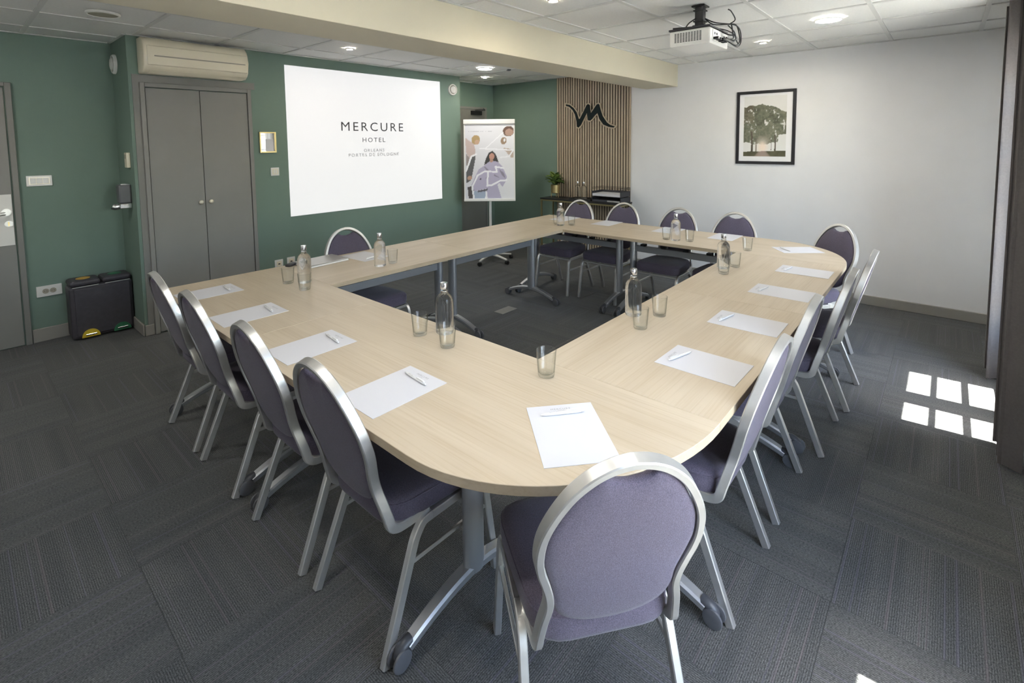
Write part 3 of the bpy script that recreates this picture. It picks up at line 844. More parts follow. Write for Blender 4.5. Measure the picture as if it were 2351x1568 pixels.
# ---- projector on its ceiling mount
pj = thing('projector', 'white ceiling projector with vents and a tangle of black cables', 'projector', (2.632, .836, 2.20))
boxo('body', -.170, .170, -.135, .135, .002, .104, 'white_plastic', pj, bev=.008)
boxo('top_plate', -.176, .160, -.138, .138, .105, .117, 'dark_plastic', pj, bev=.002)
vent_me = None
for i in range(10):
    for j in range(8):
        y_ = .092 - i*.0185; z_ = .084 - j*.0078
        if vent_me is None:
            o = boxo('vent_slot', -.0012, .0005, -.0062, .0062, -.0024, .0024, 'socket_dark', pj); vent_me = o.data
        else: o = link('vent_slot', vent_me, pj)
        o.location = (-.1700, y_, z_)
bm = bmesh.new(); box(bm, -.120, .130, -.1375, -.1345, .022, .092, 0); build('connector_panel', bm, 'white_plastic', pj)
for k, (x_, z_, w_, h_) in enumerate(((-.10, .038, .03, .016), (-.055, .038, .03, .016), (-.008, .036, .034, .018), (.04, .036, .034, .018), (.085, .07, .02, .014), (-.09, .072, .016, .016), (-.05, .072, .016, .016))):
    boxo('plug', x_-w_/2, x_+w_/2, -.170 if k < 4 else -.141, -.1375, z_-h_/2, z_+h_/2, 'black_plastic' if k < 5 else 'caster_grey', pj, bev=.002)
bm = bmesh.new(); box(bm, -.118, -.062, -.068, -.014, .118, .262, 0, .006, 2); box(bm, -.135, -.045, -.085, .003, .250, .2595, 0, .003, 1); box(bm, -.130, -.050, -.080, -.002, .118, .135, 0, .004, 1)
for zz in (.155, .225): box(bm, -.125, -.055, -.075, -.007, zz, zz+.008)
build('ceiling_mount', bm, 'black_plastic', pj)
build('support_arm', sweep(sweep(bmesh.new(), [(-.09, -.04, .122), (.12, -.10, .122)], rsec(.022, .010)), [(-.09, -.04, .122), (-.15, .12, .122)], rsec(.022, .010)), 'black_plastic', pj)
build('lens', lathe(bmesh.new(), [(.034, 0), (.034, .018), (.026, .018), (.022, .006), (0, .004)], 24, axis='y', c=(.06, .132, .055)), 'black_plastic', pj, True, angle=40)
for pts in ([(-.09, -.05, .19), (-.03, -.11, .155), (.06, -.17, .150), (.13, -.20, .150), (.20, -.20, .10), (.21, -.20, .05), (.13, -.20, .018), (.03, -.175, .036)],
            [(-.09, -.05, .20), (-.02, -.10, .145), (.07, -.19, .147), (.17, -.21, .13), (.225, -.205, .06), (.17, -.20, .012), (.05, -.18, .030)],
            [(-.07, -.05, .13), (.05, -.14, .118), (.12, -.18, .098), (.17, -.19, .075), (.13, -.185, .05), (.085, -.150, .07)],
            [(.09, -.16, .148), (.13, -.19, .105), (.17, -.19, .06), (.19, -.20, .03)],
            [(-.06, -.05, .125), (.04, -.12, .108), (.09, -.165, .085), (.15, -.18, .088), (.18, -.19, .07), (.10, -.18, .035), (-.05, -.172, .038)],
            [(-.11, -.03, .185), (-.145, .01, .15), (-.155, .03, .120)],
            [(.10, -.17, .158), (.14, -.19, .19), (.09, -.18, .235), (.06, -.17, .245)],
            [(.10, -.18, .15), (.12, -.185, .09), (.115, -.185, .06), (-.05, -.172, .04)]):
    build('cable', sweep(bmesh.new(), smooth_path(pts, 5), csec(.0042, 6)), 'black_plastic', pj, True)

# ================================================================== TABLES
TW, TT = .695, .027
def table(L, name, label, loc, rz, legs, rounded=None):
    t = thing(name, label, 'table', loc, rz, 'conference tables')
    pts = []
    if rounded is None: pts = [(0, 0), (L, 0), (L, TW), (0, TW)]
    else:
        # quarter ellipse (0.60 long x table depth) at y = TW
        a, b = .60, TW
        arc = [(a - a*math.cos(q), b*math.sin(q)) for q in [i*PI/2/20 for i in range(21)]]
        if rounded == 'start': pts = arc + [(L, TW), (L, 0)]
        else: pts = [(L-p[0], p[1]) for p in reversed(arc)] ; pts = [(0, 0), (0, TW)] + pts
    g = .0007
    bm = bmesh.new()
    cxm = L/2; cym = TW/2
    pts = [(p[0] + (g if p[0] < cxm else -g), p[1] + (g if p[1] < cym else -g)) for p in pts]
    prism(bm, pts, TH-TT, TH, 0, 1)
    bmesh.ops.recalc_face_normals(bm, faces=bm.faces)
    ed = [e for e in bm.edges if e.verts[0].co.z > TH-.001 and e.verts[1].co.z > TH-.001]
    r = bmesh.ops.bevel(bm, geom=ed, offset=.0012, segments=1, affect='EDGES')
    build('tabletop', bm, ['oak_top', 'oak_edge'], t)
    yc = TW/2
    for lx in legs:
        bm = bmesh.new()
        # oval column and the hinge head under the top
        prism_sec = osec(.058, .085, 20)
        a = [bm.verts.new((lx+p[0], yc+p[1], .112)) for p in prism_sec]; b = [bm.verts.new((lx+p[0], yc+p[1], .655)) for p in prism_sec]
        bm.faces.new(list(reversed(a))); bm.faces.new(b)
        for i in range(20): bm.faces.new((a[i], a[(i+1) % 20], b[(i+1) % 20], b[i]))
        leg = build('leg', bm, 'table_metal', t, True, angle=40)
        bm = bmesh.new(); box(bm, lx-.020, lx+.020, yc-.26, yc+.26, TH-TT-.022, TH-TT-.0005, 0, .002, 1); box(bm, lx-.026, lx+.026, yc-.06, yc+.06, .650, TH-TT-.021, 0, .003, 1)
        build('head_bracket', bm, 'table_metal', leg)
        path = [(lx, yc + q*.285, .122 - .068*abs(q)**1.7) for q in [i/10 for i in range(-10, 11)]]
        build('foot', sweep(bmesh.new(), path, rsec(.036, .050, .008), up0=(0, 0, 1), scale=[.86+.14*(1-abs(i/10)) for i in range(-10, 11)]), 'table_metal', leg, True, angle=35)
        for s in (-1, 1):
            ye = yc + s*.300
            bm = bmesh.new()
            sweep(bm, smooth_path([(lx, yc+s*.272, .064), (lx, yc+s*.292, .062), (lx, yc+s*.308, .052), (lx, yc+s*.312, .038)], 3), osec(.040, .040, 10))
            cs = build('caster', bm, 'caster_dark', leg, True, angle=50)
            for dx in (-.0215, .0115):
                build('wheel', lathe(bmesh.new(), [(.010, 0), (.026, 0), (.032, .002), (.033, .005), (.032, .009), (.026, .010), (.010, .010)], 20, axis='x', c=(lx+dx, yc+s*.312, .033)), 'caster_grey', leg, True, angle=35)
    # long beam between the legs, with small black clips to the top
    a, b = min(legs), max(legs)
    boxo('beam', a+.026, b-.026, yc-.020, yc+.020, .553, .608, 'table_metal', t, bev=.003)
    for k in range(5):
        x_ = a + (b-a)*(k+.5)/5
        boxo('clip', x_-.022, x_+.022, yc-.026, yc+.026, .6085, .628, 'black_plastic', t, bev=.003)
    for yo in (-.20, .20):
        boxo('top_rail', a+.022, b-.022, yc+yo-.010, yc+yo+.010, TH-TT-.020, TH-TT-.0005, 'dark_plastic', t)
    return t
SX = 1.89; SY = 1.80; X3 = 3.068; X4 = 3.763; Y1 = 2.987
table(SY, 'conference_table', 'pale oak table with rounded end nearest the viewer', (TW, 0, 0), PI/2, [.71, SY-.075], 'start')
table(Y1-SY, 'conference_table', 'pale oak table at the left corner nearest the grey cupboard', (TW, SY, 0), PI/2, [.075, Y1-SY-.085])
table(SX-TW, 'conference_table', 'pale oak table right of the lone glass, first on the window side', (TW, 0, 0), 0, [.085, SX-TW-.07])
table(X3-SX, 'conference_table', 'pale oak table on the window side, second from the viewer', (SX, 0, 0), 0, [.075, X3-SX-.065])
table(SY, 'conference_table', 'pale oak table with rounded end nearest the white wall', (X3, SY, 0), -PI/2, [.075, SY-.71], 'end')
table(Y1-SY, 'conference_table', 'pale oak table at the far corner before the slatted panel', (X3, Y1, 0), -PI/2, [.085, Y1-SY-.075])
table(SX-TW, 'conference_table', 'pale oak table carrying the laptop below the projected slide', (TW, Y1-TW, 0), 0, [.085, SX-TW-.075])
table(X3-SX, 'conference_table', 'empty pale oak table in front of the flip chart', (SX, Y1-TW, 0), 0, [.075, X3-SX-.065])

# ================================================================== CHAIRS
# local frame: x forward, y left, z up; origin on the floor midway between the rear feet
def back_f(z): return .055 - (z-.42)*.277
def make_chair(name, label, group):
    t = thing(name, label, 'chair', (0, 0, 0), 0, group)
    side = [(.172, .43), (.166, .48), (.157, .53), (.160, .57), (.172, .615), (.183, .65), (.189, .69), (.184, .745), (.163, .80), (.128, .855), (.085, .893), (.042, .913), (0, .920)]
    half = [(back_f(z), l_, z) for (l_, z) in reversed(side)]          # from the top downwards, left side
    half += [(.060, .174, .404), (.080, .175, .389), (.115, .176, .384), (.20, .178, .385)]
    left = smooth_path(half, 5)
    right = [Vector((p.x, -p.y, p.z)) for p in left]
    bm = bmesh.new()
    nrm = Vector((1, 0, .277)).normalized(); upv = Vector((-.277, 0, 1)).normalized()
    sweep(bm, list(reversed(left)) + right[1:], rsec(.020, .031, .003), up0=(0, 1, 0))
    build('back_frame', bm, 'brushed_silver', t, True, angle=40)
    # upholstered oval back pad with the grip opening at the top
    half = [(0, .452), (.05, .456), (.095, .470), (.130, .497), (.147, .535), (.150, .575), (.162, .62), (.173, .66), (.178, .69), (.173, .742), (.153, .793), (.119, .846), (.084, .876), (.066, .886), (.055, .886), (.036, .876), (0, .870)]
    hp_ = smooth_path([(p[0], p[1], 0) for p in half], 3)
    outline = [(p.x, p.y) for p in hp_] + [(-p.x, p.y) for p in reversed(hp_[1:-1])]
    bm = bmesh.new(); n = len(outline); zc = .68
    def P3(l_, z, off):
        v = Vector((back_f(z), l_, z)) + nrm*off; return v
    prof = [(1.0, .000), (.995, .008), (.97, .0135), (.90, .0175), (.70, .021), (.35, .023)]
    rows = []
    for (s, o_) in list(reversed([(s, -.75*o_) for (s, o_) in prof[1:]])) + prof:
        rows.append([bm.verts.new(P3(l_*s, zc+(z-zc)*s, o_)) for (l_, z) in outline])
    for A, B in zip(rows, rows[1:]):
        for i in range(n): bm.faces.new((A[i], A[(i+1) % n], B[(i+1) % n], B[i]))
    for row, o_ in ((rows[0], -.0175), (rows[-1], .0235)):
        cv = bm.verts.new(P3(0, zc, o_))
        for i in range(n): bm.faces.new((row[i], row[(i+1) % n], cv))
    build('backrest', bm, 'fabric', t, True)
    # seat cushion
    cor = fillet([(.25, -.198, 0), (.052, -.178, 0), (.052, .178, 0), (.25, .198, 0), (.455, .212, 0), (.455, -.212, 0), (.25, -.198, 0)], .085, 5)[:-1]
    ctr = Vector((.25, 0, 0)); n = len(cor); bm = bmesh.new(); rows = []
    for (s, z) in ((.90, .386), (.985, .392), (1.0, .402), (1.005, .425), (1.0, .446), (.985, .458), (.95, .467), (.85, .473), (.6, .478), (.3, .480)):
        rows.append([bm.verts.new((ctr.x+(p.x-ctr.x)*s, p.y*s, z)) for p in cor])
    for A, B in zip(rows, rows[1:]):
        for i in range(n): bm.faces.new((A[i], A[(i+1) % n], B[(i+1) % n], B[i]))
    bm.faces.new(list(reversed(rows[0])))
    cv = bm.verts.new((.25, 0, .4805))
    for i in range(n): bm.faces.new((rows[-1][i], rows[-1][(i+1) % n], cv))
    seat = build('seat', bm, 'fabric', t, True)
    s = .992
    build('piping', sweep(bmesh.new(), [(ctr.x+(p.x-ctr.x)*s, p.y*s, .4535) for p in cor], csec(.0026, 6), closed=True), 'fabric', seat, True)
    # legs: one bent tube per side, split into rear leg, rail and front leg
    sec = rsec(.029, .023, .003)
    for sgn in (1, -1):
        L_ = lambda pts: [(p[0], sgn*p[1], p[2]) for p in pts]
        build('leg', sweep(bmesh.new(), fillet(L_([(.002, .208, .004), (.132, .196, .335), (.165, .194, .3715), (.20, .194, .3715)]), .03, 4), sec, up0=(1, 0, 0)), 'brushed_silver', t, True, angle=40)
        build('leg', sweep(bmesh.new(), fillet(L_([(.482, .208, .004), (.440, .198, .335), (.415, .196, .3715), (.38, .195, .3715)]), .03, 4), sec, up0=(1, 0, 0)), 'brushed_silver', t, True, angle=40)
        build('side_rail', sweep(bmesh.new(), L_([(.201, .194, .3715), (.379, .195, .3715)]), sec, up0=(0, 0, 1)), 'brushed_silver', t, True, angle=40)
        build('stretcher', sweep(bmesh.new(), L_([(.108, .1975, .262), (.449, .1995, .262)]), rsec(.015, .012, .002), up0=(0, 0, 1)), 'brushed_silver', t, True, angle=40)
    build('front_rail', sweep(bmesh.new(), smooth_path([(.425, -.186, .368), (.438, -.10, .372), (.442, 0, .373), (.438, .10, .372), (.425, .186, .368)], 4), rsec(.018, .018, .003)), 'brushed_silver', t, True, angle=40)
    build('rear_rail', sweep(bmesh.new(), [(.175, -.183, .3725), (.175, .183, .3725)], rsec(.018, .016, .003)), 'brushed_silver', t)
    return t

G_CH = 'upholstered chairs around the conference table'
chair_spots = [
    # (x, y, heading, label)
    (.179, .054, .916, 'grey purple chair nearest the viewer, seen from behind at the rounded corner'),
    (.003, .949, 0.0, 'nearest chair on the left side, beside the first sheet'),
    (-.003, 1.466, 0.0, 'second chair from the viewer on the left side'),
    (-.010, 2.088, 0.0, 'third chair from the viewer on the left side'),
    (-.012, 2.612, 0.0, 'farthest chair on the left side, nearest the grey cupboard'),
    (1.016, -.012, PI/2, 'first chair on the window side, right of the nearest chair'),
    (1.585, -.010, PI/2, 'second chair on the window side'),
    (2.200, -.067, PI/2, 'third chair on the window side, pushed slightly out'),
    (2.768, -.100, PI/2, 'fourth chair on the window side, last before the corner chair'),
    (3.632, .165, math.radians(143), 'corner chair turned at the rounded end near the white wall'),
    (3.800, .950, PI, 'chair against the white wall below the framed picture'),
    (3.800, 1.478, PI, 'chair against the white wall just right of the slatted panel'),
    (3.836, 2.095, PI, 'chair in front of the right half of the slatted panel'),
    (3.784, 2.618, PI, 'chair in front of the left half of the slatted panel'),
    (1.240, 2.982, -PI/2, 'chair behind the laptop below the projected slide'),
]
ch0 = make_chair('conference_chair', chair_spots[0][3], G_CH)
ch0.location = (chair_spots[0][0], chair_spots[0][1], 0); ch0.rotation_euler = (0, 0, chair_spots[0][2])
for (x, y, a, lb) in chair_spots[1:]:
    dup(ch0, (x, y, 0), a, lb)

# ================================================================== ON THE TABLE
def sheet(label, x, y, up_ang, first=[None]):
    """A4 sheet; up_ang is the heading of its top edge"""
    z = TH + .0003
    if first[0] is None:
        t = tag(boxo('paper_sheet', -.105, .105, -.1485, .1485, 0, .0012, 'paper'), label, 'paper', 'sheets of headed paper')
        text_mesh('lettering', 'MERCURE', .0125, 'ink_soft', t, (0, .124, .0014), (0, 0, 0), 1.25)
        text_mesh('lettering', 'HOTEL', .0055, 'ink_soft', t, (0, .1145, .0014), (0, 0, 0), 1.35)
        first[0] = t
        t.location = (x, y, z); t.rotation_euler = (0, 0, up_ang-PI/2)
        return t
    return dup(first[0], (x, y, z), up_ang-PI/2, label)
def pen(label, x, y, ang, first=[None]):
    z = TH + .0017 + .0052
    if first[0] is None:
        t = thing('ballpoint_pen', label, 'pen', (x, y, z), ang, 'white pens on the sheets')
        build('barrel', lathe(bmesh.new(), [(.0010, -.070), (.0018, -.066), (.0046, -.052), (.0050, -.02), (.0050, .045), (.0040, .058), (.0, .060)], 14, axis='x'), 'pen_white', t, True)
        build('clip', sweep(bmesh.new(), [(.012, 0, .0052), (.014, 0, .0075), (.05, 0, .0080), (.058, 0, .0050)], rsec(.0016, .006, .0004), up0=(0, 0, 1)), 'pen_white', t)
        build('push_button', lathe(bmesh.new(), [(.0032, .058), (.0032, .067), (.0, .069)], 12, axis='x'), 'pen_white', t, True)
        text_mesh('lettering', 'MERCURE', .0056, 'ink_soft', t, (-.028, -.0022, .0047), (math.radians(24), 0, 0), 1.2)
        first[0] = t; return t
    return dup(first[0], (x, y, z), ang, label)
def sheet_and_pen(x, y, up_ang, who, with_pen=True, flip=0.0, dv=.092, du=.0):
    sheet('white headed A4 sheet ' + who, x, y, up_ang)
    if with_pen:
        ux, uy = math.cos(up_ang), math.sin(up_ang); rx, ry = uy, -ux
        pen('white ballpoint pen on the sheet ' + who, x+ux*dv+rx*du, y+uy*dv+ry*du, up_ang-PI/2+flip)
sheet_and_pen(.371, .319, -.718+PI/2, 'nearest the viewer', dv=.093, flip=.03)
sheet_and_pen(.189, .925, 0, 'before the nearest left side chair', flip=-.10)
sheet_and_pen(.187, 1.501, .012, 'before the second left side chair', flip=-.12)
sheet_and_pen(.178, 2.122, 0, 'before the third left side chair', flip=-.10)
sheet_and_pen(.177, 2.690, 0, 'before the farthest left side chair', flip=-.06)
sheet_and_pen(1.054, .185, PI/2-.019, 'before the first window side chair', flip=-.25+PI)
sheet_and_pen(1.602, .188, PI/2+.006, 'before the second window side chair', flip=-.20+PI)
sheet_and_pen(2.200, .183, PI/2, 'before the third window side chair', flip=-.15+PI)
sheet_and_pen(2.766, .182, PI/2, 'before the fourth window side chair', flip=-.15+PI)
sheet_and_pen(3.433, .359, math.radians(128), 'before the corner chair by the white wall', flip=.1)
sheet_and_pen(3.625, .960, PI, 'before the chair under the framed picture', False)
sheet_and_pen(3.632, 1.480, PI, 'before the chair right of the slatted panel', False)
sheet_and_pen(3.637, 2.147, PI+.02, 'before the right slatted panel chair', False)
sheet_and_pen(3.625, 2.668, PI, 'in the far table corner by the slatted panel', False)
sheet_and_pen(1.242, 2.795, -PI/2+.07, 'beside the laptop', flip=.25)

def away(x, y, d):
    v = Vector((x-CAM.x, y-CAM.y)).normalized(); return x+v.x*d, y+v.y*d
def bottle(label, x, y, first=[None]):
    x, y = away(x, y, .022)
    if first[0] is None:
        t = thing('water_bottle', label, 'bottle', (x, y, TH+.0005), 0, 'water bottles on the tables')
        prof = [(0, .004), (.022, .002), (.034, 0), (.0385, .004), (.0395, .012), (.0395, .135), (.038, .150), (.033, .163), (.024, .173), (.0165, .179), (.0142, .184), (.0138, .199), (0, .199)]
        build('glass_body', lathe(bmesh.new(), prof, 40), 'water', t, True, angle=45)
        build('collar', lathe(bmesh.new(), [(.0152, .1875), (.0164, .1885), (.0164, .1905), (.0152, .1915)], 24, cap=False), 'chrome', t, True)
        build('cap', lathe(bmesh.new(), [(.0145, .1995), (.0162, .2005), (.0166, .204), (.0166, .224), (.0158, .2265), (0, .227)], 28), 'chrome', t, True, angle=40)
        first[0] = t; return t
    return dup(first[0], (x, y, TH+.0005), random.random()*6, label)
def tumbler(label, x, y, first=[None]):
    x, y = away(x, y, .018)
    if first[0] is None:
        prof = [(0, .0015), (.024, .0005), (.0285, .002), (.0300, .006), (.0368, .093), (.0374, .0955), (.0364, .0965), (.0352, .0945), (.0292, .016), (.026, .0128), (0, .0120)]
        t = tag(build('drinking_glass', lathe(bmesh.new(), prof, 40), 'glass', None, True), label, 'glass', 'tumblers on the tables')
        t.location = (x, y, TH+.0005)
        first[0] = t; return t
    return dup(first[0], (x, y, TH+.0005), random.random()*6, label)
for x, y, lb in ((.618, 2.446, 'near the laptop at the left inner corner'), (1.138, 2.435, 'in front of the sheet beside the laptop'),
                 (.625, 1.165, 'on the left table between two glasses'), (1.352, .636, 'on the first window side table'),
                 (2.521, .606, 'on the second window side table'), (3.201, 1.225, 'on the table along the white wall'),
                 (3.228, 2.437, 'at the far corner before the slatted panel')):
    bottle('clear water bottle with silver cap ' + lb, x, y)
for x, y, lb in ((.545, 2.506, 'left of the bottle near the laptop'), (.545, 2.296, 'in front of the bottle near the laptop'),
                 (1.243, 2.439, 'right of the bottle beside the laptop sheet'), (.543, 1.234, 'left of the nearest left table bottle'),
                 (.534, 1.043, 'right of the nearest left table bottle'), (.589, .574, 'alone at the inner corner, nearest the viewer'),
                 (1.216, .529, 'in front of the first window side bottle'), (1.42, .534, 'right of the first window side bottle'),
                 (2.382, .557, 'in front of the second window side bottle'), (2.603, .558, 'right of the second window side bottle'),
                 (3.17, .644, 'near the sheet by the far rounded end'), (3.207, 1.309, 'left of the bottle along the white wall'),
                 (3.237, 1.12, 'right of the bottle along the white wall'), (3.316, 2.366, 'right of the far corner bottle'),
                 (3.268, 2.515, 'left of the far corner bottle')):
    tumbler('clear empty tumbler ' + lb, x, y)

lp = thing('laptop', 'closed silver grey laptop on the table below the projected slide', 'laptop', (.945, 2.872, TH), math.radians(4), None)
boxo('base', -.150, .150, -.105, .105, .0005, .012, 'laptop_light', lp, bev=.003)
boxo('lid', -.150, .150, -.105, .105, .0125, .020, 'laptop_silver', lp, bev=.003)
bm = bmesh.new(); box(bm, -.042, .042, -.022, .022, 0, .018, 0, .006, 3)
ad_ = tag(build('power_adapter', bm, 'dark_plastic', None, True, angle=40, loc=(.765, 2.945, TH+.0005), rot=(0, 0, .5)), 'small dark power adapter lying left of the laptop', 'adapter')

# ================================================================== FLOOR-STANDING THINGS
# ---- flip chart with poster
fc_dir = Vector((4.10-3.67, 3.81-4.31, 0)).normalized()
fa = math.atan2(fc_dir.y, fc_dir.x)
fc = thing('flip_chart', 'white flip chart on a wheeled pole with a poster of three people', 'flip chart', (3.885, 4.06, 0), fa)
LEAN = math.radians(-4)
def leaned(x, y, z):  # board frame -> chart frame: board leans back from its foot at z=.83
    return (x, y + math.sin(-LEAN)*(z-.83), .83 + math.cos(LEAN)*(z-.83))
bd = boxo('board', -.330, .330, -.006, .006, 0, 1.02, 'white_plastic', fc, loc=(0, -.01, .835), rot=(LEAN, 0, 0))
bm = bmesh.new(); box(bm, -.338, .338, -.030, .010, .985, 1.045, 0, .006); build('clamp_bar', bm, 'white_plastic', fc, loc=(0, -.01, .835), rot=(LEAN, 0, 0))
bm = bmesh.new(); box(bm, -.335, -.318, -.014, .010, 0, .985, 0, .002, 1); box(bm, .318, .335, -.014, .010, 0, .985, 0, .002, 1); box(bm, -.335, .335, -.035, .010, -.025, .006, 0, .004, 1)
build('frame', bm, 'white_plastic', fc, loc=(0, -.01, .835), rot=(LEAN, 0, 0))
build('pole', sweep(bmesh.new(), [(0, .035, .10), (0, .045, 1.45)], csec(.018, 14)), 'white_plastic', fc, True, angle=40)
bm = bmesh.new()
for k in range(5):
    a = 2*PI*k/5 + .5
    sweep(bm, [(0, .035, .10), (.16*math.cos(a), .035+.16*math.sin(a), .085), (.30*math.cos(a), .035+.30*math.sin(a), .062)], rsec(.022, .034, .005), up0=(0, 0, 1), scale=[1.2, 1, .8])
build('star_base', bm, 'white_plastic', fc)
for k in range(5):
    a = 2*PI*k/5 + .5; x_, y_ = .30*math.cos(a), .035+.30*math.sin(a)
    bm = bmesh.new(); lathe(bm, [(.010, -.020), (.024, -.018), (.025, .018), (.010, .020)], 14, axis='x', c=(0, 0, 0))
    build('caster', bm, 'black_plastic', fc, True, angle=40, loc=(x_, y_, .026), rot=(0, 0, a))
def inpoly(x, y, P_):
    c = False; j = len(P_)-1
    for i in range(len(P_)):
        if (P_[i][1] > y) != (P_[j][1] > y) and x < (P_[j][0]-P_[i][0])*(y-P_[i][1])/(P_[j][1]-P_[i][1])+P_[i][0]: c = not c
        j = i
    return c
def segd(x, y, a, b):
    dx, dy = b[0]-a[0], b[1]-a[1]; t = max(0, min(1, ((x-a[0])*dx+(y-a[1])*dy)/(dx*dx+dy*dy)))
    return math.hypot(x-a[0]-t*dx, y-a[1]-t*dy)
POLY = [
    ([(165, 400), (230, 450), (300, 490), (330, 600), (322, 690), (240, 725), (180, 620)], (.50, .40, .38)),
    ([(195, 940), (260, 720), (340, 650), (330, 760), (292, 1000), (275, 1075), (208, 1115)], (.10, .10, .105)),
    ([(180, 640), (240, 720), (205, 900), (185, 760)], (.28, .24, .23)),
    ([(770, 560), (860, 575), (935, 600), (945, 720), (905, 720), (800, 605)], (.47, .38, .32)),
    ([(478, 830), (500, 740), (545, 640), (600, 612), (655, 660), (708, 790), (650, 790), (560, 800)], (.045, .042, .042)),
    ([(470, 850), (560, 775), (690, 778), (765, 850), (852, 1020), (838, 1085), (790, 1180), (735, 1120), (705, 1150), (782, 1362), (560, 1362), (525, 1205), (335, 1245), (285, 1150), (335, 1030), (395, 900)], (.42, .39, .52)),
    ([(330, 1248), (515, 1215), (520, 1362), (325, 1362)], (.33, .39, .50)),
    ([(380, 1240), (550, 1205), (545, 1240), (400, 1265)], (.12, .11, .13)),
    ([(225, 1180), (300, 1165), (330, 1240), (318, 1362), (250, 1362)], (.08, .07, .07)),
    ([(720, 900), (800, 960), (830, 1050), (770, 1000)], (.25, .23, .29)),
    ([(490, 850), (560, 915), (540, 935), (480, 870)], (.24, .22, .28)),
    ([(640, 980), (720, 1020), (730, 1040), (640, 1000)], (.24, .22, .28)),
]
ELL = [((330, 432), (68, 74), (.38, .27, .13)), ((350, 470), (40, 38), (.48, .32, .22)), ((255, 1035), (36, 36), (.45, .28, .20)),
       ((842, 300), (88, 82), (.14, .08, .055)), ((852, 318), (66, 56), (.40, .26, .20)), ((772, 452), (46, 58), (.30, .21, .14)), ((785, 440), (17, 28), (.72, .72, .74)),
       ((595, 700), (42, 55), (.47, .25, .19)), ((592, 762), (26, 30), (.40, .24, .18)), ((430, 1055), (14, 14), (.12, .10, .14)), ((525, 1040), (10, 12), (.12, .10, .14))]
LINES = [([(195, 925), (270, 695), (345, 660)], 13), ([(335, 1362), (300, 1180), (380, 995), (500, 930), (690, 945), (660, 860), (790, 885)], 13),
         ([(545, 945), (540, 1160), (620, 1150), (750, 1080), (850, 1075)], 14), ([(500, 560), (760, 320)], 7), ([(400, 570), (930, 600), (870, 700), (730, 715)], 10), ([(530, 1265), (530, 1362)], 14)]
def poster(u, v):
    vd = 1-v; y = 190 + 1175*vd; xl = 150+50*vd; xr = 915+70*vd; x = xl + u*(xr-xl)
    c = mixc((.62, .62, .66), (.72, .72, .74), u)
    for P_, col in POLY[:4]:
        if inpoly(x, y, P_): c = col
    for e, r, col in ELL[:7]:
        if ((x-e[0])/r[0])**2+((y-e[1])/r[1])**2 < 1: c = col
    for P_, col in POLY[4:]:
        if inpoly(x, y, P_): c = col
    for e, r, col in ELL[7:]:
        if ((x-e[0])/r[0])**2+((y-e[1])/r[1])**2 < 1: c = col
    for pl_, w_ in LINES:
        if min(segd(x, y, a, b) for a, b in zip(pl_, pl_[1:])) < w_: c = (.80, .80, .83)
    if 292 < y < 306 and 205 < x < 590 and vnoise(x/9, 1, 3) > .35: c = (.42, .42, .46)
    return c
ps = print_grid('poster', .636, .972, 84, 128, poster, fc, (0, 0, 0), (0, 0, 0))
ps.rotation_euler = (PI/2+LEAN, 0, 0)
_rot = Matrix.Rotation(LEAN, 4, 'X')
ps.location = Vector((0, -.01, .835)) + _rot.to_3x3() @ Vector((0, -.0075, .494))

# ---- console table in front of the slatted panel
CX0, CX1, CY0, CY1, CZ = 4.57, 4.865, 2.515, 3.765, .812
cs = thing('console_table', 'narrow console table with black top and brass frame below the emblem', 'console table', (0, 0, 0))
boxo('tabletop', CX0, CX1, CY0, CY1, CZ-.018, CZ, 'black_plastic', cs, bev=.002)
bm = bmesh.new(); tb = .018
for (a, b, c, d) in ((CX0+.004, CX0+.004+tb, CY0+.006, CY1-.006), (CX1-.004-tb, CX1-.004, CY0+.006, CY1-.006)): box(bm, a, b, c, d, CZ-.038, CZ-.0185)
for yy in (CY0+.006, CY1-.006-tb): box(bm, CX0+.004+tb, CX1-.004-tb, yy, yy+tb, CZ-.038, CZ-.0185)
build('apron', bm, 'aged_brass', cs)
for xx in (CX0+.004, CX1-.004-tb):
    for yy in (CY0+.006, CY1-.006-tb): boxo('leg', xx, xx+tb, yy, yy+tb, 0, CZ-.0385, 'aged_brass', cs)
for yy in (CY0+.006, CY1-.006-tb): boxo('foot_rail', CX0+.004+tb, CX1-.004-tb, yy+.002, yy+tb-.002, .02, .036, 'aged_brass', cs)

